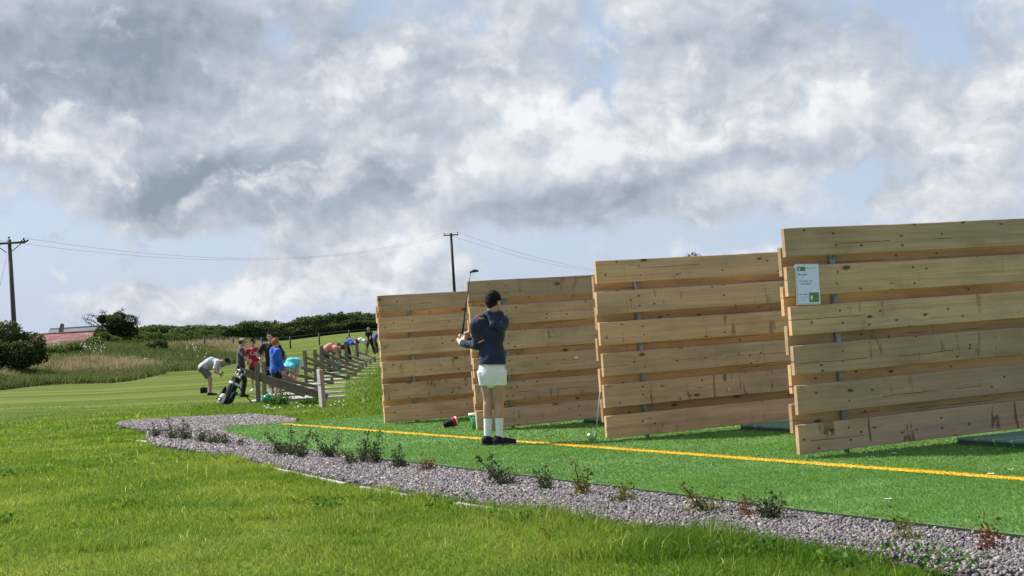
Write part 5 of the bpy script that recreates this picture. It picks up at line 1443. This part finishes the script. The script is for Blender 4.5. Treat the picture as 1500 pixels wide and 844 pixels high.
core = mb.build('hedge_core', M_core, hedge)

# gorse bushes standing on the bank between the bush and the hedge
gor = [(97, 520, 94, 1.4, .40, 'low gorse bush below the red barn roof'), (124, 514, 98, 1.3, .42, 'low gorse bush left of and below the windswept tree'), (150, 509, 101, 1.6, .55, 'green gorse bush directly below the windswept tree'),
       (185, 506, 106, 1.5, .7, 'green gorse bush right of the windswept tree'), (212, 505, 110, 1.6, .75, 'gorse bush where the skyline hedge begins'), (240, 507, 112, 1.5, .6, 'gorse bush in front of the hedge above the white flowers'),
       (268, 509, 118, 1.6, .65, 'gorse bush in front of the hedge, the last but one before the open field'), (232, 527, 97, .75, .42, 'small round bush standing alone in the tall meadow grass'), (300, 509, 124, 1.6, .6, 'gorse bush at the right end of the row before the hedge')]
for i, (x, y, d, rr_, hh_, lab) in enumerate(gor):
    b = gat(x, y, d); 
    shrub_tree('gorse_bush', b, (rr_, rr_ * .9, hh_ * 1.15), hh_ * .9, 4200, .11, M_leafg if i != 7 else M_leafh, lab, 'bush', 'gorse bushes on the bank', 16, 50 + i, .05, 4)
# a tree far behind the dividers of which only the top shows
b = at(1020, 470, 118); b.z = hz(b.x, b.y); tz = at(1020, 371, 118).z
shrub_tree('distant_tree', b, (2.0, 2.0, 1.6), tz - b.z - 1.62, 6000, .16, M_leafd, 'treetop just peeping over the third timber divider', 'tree', None, 20, 77, .15)

# ------------------------------------------------------------------ rough meadow
def meadow_scatter(n):
    y = RNG.uniform(56, 128, n * 3); t_ = RNG.uniform(-.42, -.165, n * 3); x = t_ * y
    k = is_meadow(x, y) & (y < meadow_far(t_))
    return x[k][:n], y[k][:n]
x, y = meadow_scatter(110000); n = len(x)
ptc = fbm(x * .16, y * .16, 91, 4); pt2 = fbm(x * .6, y * .35, 92, 3)
edge_d = y - meadow_edge(x / y)
pink = np.clip((ptc - .41) * 4 + (pt2 - .5) * 2.2, 0, 1) * np.clip((edge_d - 2.2) / 3, 0, 1)
hgt = (.30 + .35 * pt2 + .25 * pink) * RNG.uniform(.6, 1.25, n)
tint = np.clip(.06 + .75 * pink * RNG.uniform(.5, 1.25, n) + .34 * RNG.random(n) * (vnoise(x * .5, y * .3, 66) + .3), 0, 1)
M_mead = fibre_mat('meadow grass', [(0, (.06, .088, .028)), (.3, (.115, .135, .052)), (.55, (.20, .172, .105)), (1, (.32, .25, .195))], .35, 1.2, .7, .15)
P = np.stack([x, y, H(x, y) - .02], 1)
blades('meadow_grass', P, hgt, RNG.uniform(.025, .055, n), RNG.uniform(.1, .8, n), RNG.uniform(0, 6.3, n), tint, M_mead)
# bramble and dock clumps scattered through the meadow
g = np.random.default_rng(12); LPm = []
for _ in range(95):
    yy = g.uniform(64, 118); t_ = g.uniform(-.37, -.175); xx = t_ * yy
    if not is_meadow(np.array([xx]), np.array([yy]))[0] or yy > meadow_far(t_): continue
    m = g.integers(60, 190); w_ = g.uniform(.35, 1.3); h_ = g.uniform(.35, .8)
    q = g.normal(size=(m, 3)) * np.array([w_ * .5, w_ * .4, h_ * .35]); q[:, 2] = np.abs(q[:, 2]) + h_ * .25
    LPm.append(q + np.array([xx, yy, hz(xx, yy)]))
LPm = np.concatenate(LPm)
o = leaf_mesh('meadow_weed_leaves', LPm, g.uniform(.06, .15, len(LPm)), np.clip(g.normal(.4, .25, len(LPm)) , 0, 1), M_leafg, None, .5, .6); tag(o, kind='stuff')
# white umbels
M_umb = plain('white umbel', (.72, .72, .64), .8)
fl = []
for cx, cy, sx_, sy_, m in ((120, 521, 26, 4, 40), (85, 515, 14, 5, 16), (145, 524, 14, 3, 14), (285, 521, 16, 4, 16), (300, 527, 14, 4, 8), (80, 505, 6, 4, 6), (200, 530, 60, 6, 14), (265, 512, 20, 3, 6)):
    for _ in range(m):
        px_, py_ = random.gauss(cx, sx_ * .5), random.gauss(cy, sy_ * .6)
        d_ = 88 + (528 - py_) * .9; fl.append((px_, py_, d_))
Vf = []; 
mb = MB()
for px_, py_, d_ in fl:
    p = at(px_, py_, d_); gz = hz(p.x, p.y); 
    z = gz + random.uniform(.42, .72); rr_ = random.uniform(.022, .05)
    bm = mb.bm; vs_ = [bm.verts.new((p.x + rr_ * math.cos(k * 1.05), p.y + rr_ * math.sin(k * 1.05), z + random.uniform(-.02, .02))) for k in range(6)]; ctop = bm.verts.new((p.x, p.y, z + .03))
    for k in range(6): bm.faces.new((vs_[k], vs_[(k + 1) % 6], ctop))
    mb.tube([(p.x, p.y, z - .12), (p.x, p.y, z)], .004, 4, False)
o = mb.build('meadow_flowers', M_umb); tag(o, kind='stuff')

# tall rough grass beside the bays and between range and turf
def rough_fn(x, y): return lawn_fn(x, y)
x, y = scatter(rough_fn, 21.5, 75, -.118, -.07, 260); n = len(x)
wgt = np.clip((x / y + .112) / .02, 0, 1) * (RNG.random(n) < .9); k = RNG.random(n) < np.maximum(wgt, .25); x, y = x[k], y[k]; n = len(x)
P = np.stack([x, y, H(x, y) - .01], 1)
blades('rough_grass', P, RNG.uniform(.04, .13, n) * (.6 + .8 * fbm(x, y, 3)), RNG.uniform(.010, .022, n), RNG.uniform(.1, .8, n), RNG.uniform(0, 6.3, n), np.clip(.3 + RNG.normal(0, .18, n) + (fbm(x * .5, y * .3, 4) - .5) * .8, 0, .95), M_grass)
x, y = scatter(lambda a, b: lawn_fn(a, b) & (b > 24.5), 24, 36.5, -.225, -.09, 300); n = len(x)
P = np.stack([x, y, H(x, y) - .01], 1)
blades('rough_grass', P, RNG.uniform(.03, .10, n) * (.5 + fbm(x, y, 3)), RNG.uniform(.008, .016, n), RNG.uniform(.1, .8, n), RNG.uniform(0, 6.3, n), np.clip(.38 + RNG.normal(0, .18, n), 0, .95), M_grass)
# docks by the ginger boy's feet
M_weed = leafmat('dock leaf', (.02, .06, .012), (.045, .115, .02), (.09, .17, .04))
for (x_, y_, d_, w_, h_, lab) in ((409, 599, 34.0, .30, .30, 'leafy weed clump in the grass in front of the ginger boy'), (452, 601, 33.0, .22, .16, 'low weed clump in the grass beside the marker post')):
    b = gat(x_, y_, d_); wr_ = empty('weed', b); tag(wr_, lab, 'weed')
    g = np.random.default_rng(int(x_)); P = g.normal(size=(420, 3)) * np.array([w_ * .5, w_ * .5, h_ * .3]) + np.array([0, 0, h_ * .45]); P[:, 2] = np.abs(P[:, 2])
    leaf_mesh('leaves', P, g.uniform(.05, .11, len(P)), g.uniform(0, 1, len(P)), M_weed, wr_, .4, .5)
    mb = MB()
    for i in range(6): mb.tube([(0, 0, 0), (random.uniform(-w_, w_) * .5, random.uniform(-w_, w_) * .5, h_ * random.uniform(.6, 1.0))], .006, 5)
    mb.build('stem', M_weed, wr_)
mb = MB()
for cx, cy, m, s_ in ((400, 600, 8, 10), (440, 603, 12, 9), (470, 596, 6, 14), (480, 592, 8, 14), (520, 585, 8, 20), (395, 603, 6, 8)):
    for _ in range(m):
        q = gat(random.gauss(cx, s_), cy, random.uniform(29, 36)); mb.box((.026, .026, .014), (q.x, q.y, q.z + .06), Quaternion((random.random(), random.random(), random.random()), random.random()))
o = mb.build('clover_flowers', M_umb); tag(o, kind='stuff')

# wire fence across the field
M_fp = plain('dark fence post', (.06, .052, .042), .9, var=.3)
fp = [gat(300, 510, 108), gat(342, 511, 112), gat(384, 508, 116), gat(425.5, 508, 119), gat(468, 503, 123), gat(512, 500, 127), gat(556, 496, 131), gat(640, 490, 138)]
fr = empty('wire_fence', fp[0]); tag(fr, 'wire fence with thin dark posts crossing the field before the hedge', 'fence')
for q in fp:
    q2 = q - fp[0]; MB().tube([q2 + Vector((0, 0, -.2)), q2 + Vector((0, 0, 1.02))], .065, 8).build('fence_post', M_fp, fr)
for hgt_ in (.4, .7, .95): MB().tube([q - fp[0] + Vector((0, -.07, hgt_)) for q in fp], .006, 4).build('wire', M_galv, fr)

# ------------------------------------------------------------------ barns
t = NT('rusted red sheeting'); o = t.coord()
nz = t.noise(t.mapping(o, (.6, 2.5, 2.5)), 1.2, 6, .65); wv = t.n('TexWave'); t.set(wv, 'Vector', o); wv.inputs['Scale'].default_value = 1.6
c = t.ramp(nz, [(.33, (.17, .055, .06)), (.5, (.23, .105, .105)), (.6, (.28, .19, .185)), (.7, (.40, .385, .38))])
M_rust = t.done(t.bsdf(c, .8, 0, .05, t.bump(wv.outputs['Fac'], .3, .03)))
t = NT('grey sheeting'); o = t.coord(); nz = t.noise(o, .6, 5); wv = t.n('TexWave'); t.set(wv, 'Vector', o); wv.inputs['Scale'].default_value = 1.6
M_gsheet = t.done(t.bsdf(t.ramp(nz, [(.3, (.13, .15, .155)), (.7, (.19, .21, .215))]), .85, 0, .04, t.bump(wv.outputs['Fac'], .2, .03)))
M_bwall = plain('rendered barn wall', (.42, .40, .37), .9, var=.15, scale=1.5)
def barn(name, c, yaw, L, Wd, wall, rise, mroof, lab, cap_l=None):
    root = empty(name, c, yaw); tag(root, lab, 'barn')
    MB().box((L, Wd, wall), (0, 0, wall / 2)).build('wall', M_bwall, root)
    for s_ in (-1, 1):
        mb = MB(); ov = .35
        e = [(-L / 2 - ov, s_ * (Wd / 2 + ov), wall - .1), (L / 2 + ov, s_ * (Wd / 2 + ov), wall - .1), (L / 2 + ov, 0, wall + rise), (-L / 2 - ov, 0, wall + rise)]
        bm = mb.bm; A = [bm.verts.new(p) for p in e]; B = [bm.verts.new((p[0], p[1], p[2] + .07)) for p in e]
        bm.faces.new(A); bm.faces.new(B[::-1])
        for i in range(4): bm.faces.new((A[i], A[(i + 1) % 4], B[(i + 1) % 4], B[i]))
        mb.build('roof', mroof, root)
    for s_ in (-1, 1):
        mb = MB(); mb.prism([(-Wd / 2, 0), (Wd / 2, 0), (0, rise - .05)], .15, Matrix.Translation((s_ * (L / 2 - .08) + .07, 0, wall)) @ Matrix.Rotation(rad(90), 4, 'Z')); mb.build('gable', M_bwall, root)
    MB().tube([(-L / 2 - .3, 0, wall + rise + .08), (L / 2 + .3, 0, wall + rise + .08)], .14, 8).build('ridge', mroof, root)
    return root
pr = at(96, 487.5, 205); gz = hz(pr.x, pr.y); 
barn('red_barn', (pr.x, pr.y, gz - 1.0), rad(4), 9.6, 7.5, pr.z - gz + 1.0 - 2.1, 2.0, M_rust, 'low barn with a rusted red sheet roof behind the bank')
pg = at(137, 478.2, 235); gz2 = hz(pg.x, pg.y)
barn('grey_barn', (pg.x, pg.y, gz2 - 1.0), rad(3.4), 13.2, 9, pg.z - gz2 + 1.0 - 2.4, 2.3, M_gsheet, 'grey roofed barn behind the red roofed one')
M_vent = plain('dark vent sheet', (.10, .11, .11), .6)
mb = MB(); pvt = at(88.5, 478, 231.5); mb.prism([(-.5, -1.3), (.0, -1.5), (.35, .35), (.05, .45)], 1.2); o = mb.build('roof_vent', M_vent, bpy.data.objects['grey_barn']); o.location = bpy.data.objects['grey_barn'].matrix_basis.inverted() @ Vector(pvt)

# ------------------------------------------------------------------ poles and wires
M_pole = plain('creosoted pole', (.085, .075, .062), .9, var=.25, scale=6); M_poled = plain('dark creosoted pole', (.035, .032, .03), .9); M_ins = plain('brown insulator', (.05, .04, .038), .3); M_wire = plain('wire', (.20, .21, .23), .5)
def pole(xt, yt, xb, yb, d, r, arm, lab, m, rz, stay=None, fittings=False):
    top = at(xt, yt, d); bot = at(xb, yb, d); bot.z = hz(bot.x, bot.y)
    root = empty('utility_pole', bot); tag(root, lab, 'utility pole', 'utility poles carrying the wires')
    tp_ = top - bot
    MB().tube([(0, 0, -.4), tp_ * .5, tp_], [r * 1.15, r, r * .8], 12).build('pole_shaft', m, root)
    ca = tp_ - Vector((0, 0, .22)); dx = Vector((math.cos(rz), math.sin(rz), 0))
    mb = MB(); mb.box((arm, .11, .12), ca + Vector((0, -r, 0)), Quaternion((0, 0, 1), rz), .01); mb.build('crossarm', m, root)
    tips = []
    for s_ in (-1, 0, 1) if fittings else (-1, 1):
        b = ca + dx * (arm / 2 - .08) * s_ + Vector((0, -r, .06))
        if s_ == 0: b = tp_ + Vector((0, -r * .2, -.02))
        MB().lathe([(.015, 0), (.02, .08), (.055, .09), (.06, .12), (.04, .13), (.055, .16), (.03, .21), (0, .22)], 10, b).build('insulator', M_ins, root); tips.append(bot + b + Vector((0, 0, .2)))
    if fittings:
        for s_ in (-1, 1):
            MB().tube([ca + dx * .1 * s_ + Vector((0, -r * 1.6, -.55)), ca + dx * (arm * .42) * s_ + Vector((0, -r * 1.6, -.03))], .025, 6).build('brace', m, root)
        for q in (.55, .72, .9): MB().lathe([(0, 0), (.07, .02), (.08, .06), (.05, .1), (.07, .14), (.03, .3), (0, .3)], 10, ca + dx * (arm / 2) * q + Vector((0, -.05, .02)), Quaternion((0, 1, 0), rad(70))).build('insulator', M_ins, root)
        MB().box((.34, .2, .26), ca + dx * (-arm * .36) + Vector((0, -.1, .02)), None, .03).build('switch_box', M_ins, root)
    return root, bot, tips
p1, b1, t1 = pole(13.5, 351, 22.5, 500, 84, .135, 1.9, 'grey wooden utility pole with stay wire rising behind the big left bush', M_pole, rad(2), None, True)
p2, b2, t2 = pole(660.5, 341.5, 669, 480, 150, .15, 1.55, 'dark slender utility pole rising behind the smallest timber divider', M_poled, rad(2))
p3, b3, t3 = pole(960, 398, 966, 480, 262, .15, 1.55, 'utility pole hidden behind the third timber divider', M_poled, rad(2))
def wire(a, b, sag, lab, r=.017, n=28, name='power_line'):
    mb = MB(); pts = []
    for i in range(n + 1):
        f = i / n; p = a.lerp(b, f); p.z -= sag * 4 * f * (1 - f); pts.append(p - a)
    mb.tube(pts, r, 5); o = mb.build(name, M_wire); o.location = a; tag(o, lab, 'power line', 'wires strung between the utility poles'); return o
rt = at(34, 356, 83.6)
wire(t1[2], t2[0], 1.85, 'upper sagging wire from the left pole to the dark pole', .008)
wire(t1[0], t2[1], 1.95, 'lower sagging wire from the left pole to the dark pole', .008)
wire(t2[0], t3[0], 1.6, 'left one of the two faint wires running down right of the dark pole', .012)
wire(t2[1], t3[1], 1.6, 'right one of the two faint wires running down right of the dark pole', .012)
s1 = b1 + Vector((at(10, 374, 84) - b1)); s2 = at(-28, 530, 84); s2.z = hz(s2.x, s2.y)
mb = MB(); mb.tube([s1 - b1, s2 - b1], .013, 5); mb.build('stay_wire', M_wire, p1)

# ------------------------------------------------------------------ young shrubs in the gravel
M_stem = plain('red brown stem', (.085, .055, .035), .8, var=.3, scale=40)
M_lfA = leafmat('dark small leaf', (.022, .036, .018), (.055, .078, .038), (.11, .13, .07), .2); M_lfB = leafmat('yellowish small leaf', (.05, .075, .015), (.12, .13, .03), (.24, .19, .05), .3); M_lfR = leafmat('reddish dead leaf', (.06, .025, .018), (.13, .05, .03), (.22, .10, .05), .25)
plants = [
 ((229, 642), [(219, 628), (224, 620), (232, 626), (236, 633)], 'A', 1.0, 'low dark shrub at the left end of the clump on the gravel tip'),
 ((253, 645), [(246, 611), (250, 622), (262, 628), (240, 630)], 'A', 1.2, 'dark shrub with tall upright twigs in the clump on the gravel tip'),
 ((271, 646), [(268, 614), (276, 622), (263, 628), (281, 630)], 'A', 1.1, 'twin-tipped dark shrub in the middle of the clump on the gravel tip'),
 ((295, 650), [(293, 626), (301, 632), (286, 634)], 'A', 1.0, 'upright dark shrub right of the middle of the clump on the gravel tip'),
 ((313, 652), [(318, 634), (308, 634), (326, 640)], 'A', 1.1, 'bushy dark shrub near the right end of the clump on the gravel tip'),
 ((329, 653), [(336, 634), (325, 638), (334, 645)], 'A', .9, 'rightmost dark shrub of the clump on the gravel tip, close to the turf tip'),
 ((354, 655.5), [(351, 651), (358, 650)], 'A', .5, 'tiny shrub alone on the gravel between the two dark clumps'),
 ((414, 666), [(389, 634), (397, 645), (408, 648)], 'A', 1.3, 'spreading dark shrub whose long twig points up left over the turf'),
 ((426, 669), [(424, 627), (431, 650), (418, 650), (452, 637)], 'A', 1.3, 'dense dark shrub with one tall twig beside the spreading one'),
 ((440, 672), [(453, 645), (447, 656), (434, 654)], 'A', 1.0, 'low dark shrub on the right flank of the dense one'),
 ((482, 672), [(455, 632), (466, 645), (477, 655), (499, 635), (494, 647)], 'A', 1.1, 'open shrub forking in a wide V against the turf'),
 ((514, 681), [(501, 660), (508, 668), (524, 668), (505, 672)], 'A', .8, 'low shrub right of the V-shaped one'),
 ((533, 679), [(541, 630), (534, 645), (526, 655)], 'A', 1.2, 'tall narrow leafy shrub, the left of two tall ones'),
 ((549, 681), [(556, 632), (550, 650), (561, 656), (541, 665)], 'A', 1.1, 'tall narrow leafy shrub, the right of two tall ones'),
 ((585, 687), [(587, 651), (578, 664), (592, 668), (596, 680), (572, 682)], 'A', 1.2, 'bushy shrub with a pointed top left of the red dead clump'),
 ((628, 690), [(618, 684), (640, 684), (632, 681)], 'R', .7, 'dead reddish clump flat on the gravel left of the boy'),
 ((738, 712), [(697, 667), (713, 664), (722, 685), (745, 686), (750, 700), (730, 690)], 'A', 1.1, 'shrub with a long arching twig on the gravel just in front of the boy'),
 ((797, 718), [(784, 688), (798, 684), (803, 700), (806, 700)], 'A', .7, 'small upright shrub second to the right of the boy'),
 ((853, 727), [(837, 700), (841, 673), (864, 686), (858, 712)], 'B', .8, 'yellowish thin shrub with a leaning stem below the yellow line'),
 ((918, 735), [(915, 712), (926, 734), (907, 722), (895, 732), (902, 728)], 'B', .7, 'small yellowish shrub lying low with one bare twig'),
 ((1034, 753), [(997, 708), (1010, 726), (1024, 738), (988, 750), (1058, 748), (1046, 742)], 'B', 1.0, 'sprawling yellow green shrub leaning left on the gravel'),
 ((1129, 764), [(1095, 733), (1108, 742), (1129, 719), (1146, 731), (1140, 745), (1120, 732)], 'A', 1.1, 'largest upright dark shrub in the gravel in front of the nearest divider'),
 ((1093, 757), [(1084, 747), (1103, 750), (1100, 757)], 'R', .6, 'reddish dead clump beside the largest upright gravel shrub'),
 ((1325, 792), [(1310, 785), (1345, 788), (1330, 782)], 'B', .7, 'low brownish green weed on the gravel at lower right'),
 ((1452, 806), [(1436, 798), (1466, 804), (1450, 800)], 'R', .7, 'brown dead weed on the gravel at the lower right edge'),
 ((1503, 752), [(1497, 746), (1510, 742)], 'B', .6, 'small yellowish plant at the right edge of the gravel beside the turf')]
plants[-1] = ((1512, 800), [(1500, 788), (1520, 780)], 'B', .6, plants[-1][4])
plants = plants[:-1]
for i, (b, tips, kind, dens, lab) in enumerate(plants):
    g = np.random.default_rng(300 + i); random.seed(300 + i)
    B = gp(*b, z=-.03); root = empty('shrub', B); tag(root, lab, 'shrub', 'young shrubs planted in the gravel')
    LP = []; sc = B.y / 14.0
    tl = list(tips)
    extra = 3 if kind != 'R' else 4
    for q in range(extra):
        tt_ = random.choice(tips); f = random.uniform(.35, .7); tl.append((b[0] + (tt_[0] - b[0]) * f + random.uniform(-7, 7), b[1] + (tt_[1] - b[1]) * f))
    for (x_, y_) in tl:
        e = at(x_, y_, B.y + random.uniform(-.16, .16)) - B
        m = e * .5 + Vector((random.uniform(-.03, .03), random.uniform(-.03, .03), e.length * .06))
        L = e.length
        nseg = 7; pts = []
        for k in range(nseg + 1):
            f = k / nseg; p = m * (2 * f * (1 - f)) + e * f * f
            pts.append(p + Vector((random.gauss(0, .006), random.gauss(0, .006), random.gauss(0, .004))) * (k > 0))
        MB().tube(pts, [.0055 * (1 - .6 * k / nseg) for k in range(nseg + 1)], 5).build('stem', M_stem, root)
        n = int(max(10, 260 * L) * dens)
        f = g.uniform(.08, 1.0, n) ** .8; ii = np.clip((f * nseg).astype(int), 0, nseg - 1); fr_ = f * nseg - ii
        pa = np.array([tuple(p) for p in pts]); base = pa[ii] * (1 - fr_)[:, None] + pa[ii + 1] * fr_[:, None]
        spread = (.010 + .022 * np.sin(np.pi * np.clip(f, 0, 1)) ) * min(sc, 1.4)
        LP.append(base + g.normal(size=(n, 3)) * spread[:, None])
    # leafy skirt
    n = int(170 * dens); w_ = max(abs(t_[0] - b[0]) for t_ in tips) / FPX * B.y
    q = g.normal(size=(n, 3)) * np.array([w_ * .36, .07, .035]) + np.array([0, 0, .055]); q[:, 2] = np.abs(q[:, 2]); LP.append(q)
    P = np.concatenate(LP); sz = (.017 + .004 * sc) * g.uniform(.6, 1.5, len(P))
    tint = np.clip(g.normal(.45, .25, len(P)), 0, 1)
    leaf_mesh('foliage', P, sz, tint, {'A': M_lfA, 'B': M_lfB, 'R': M_lfR}[kind], root, .3, .55)
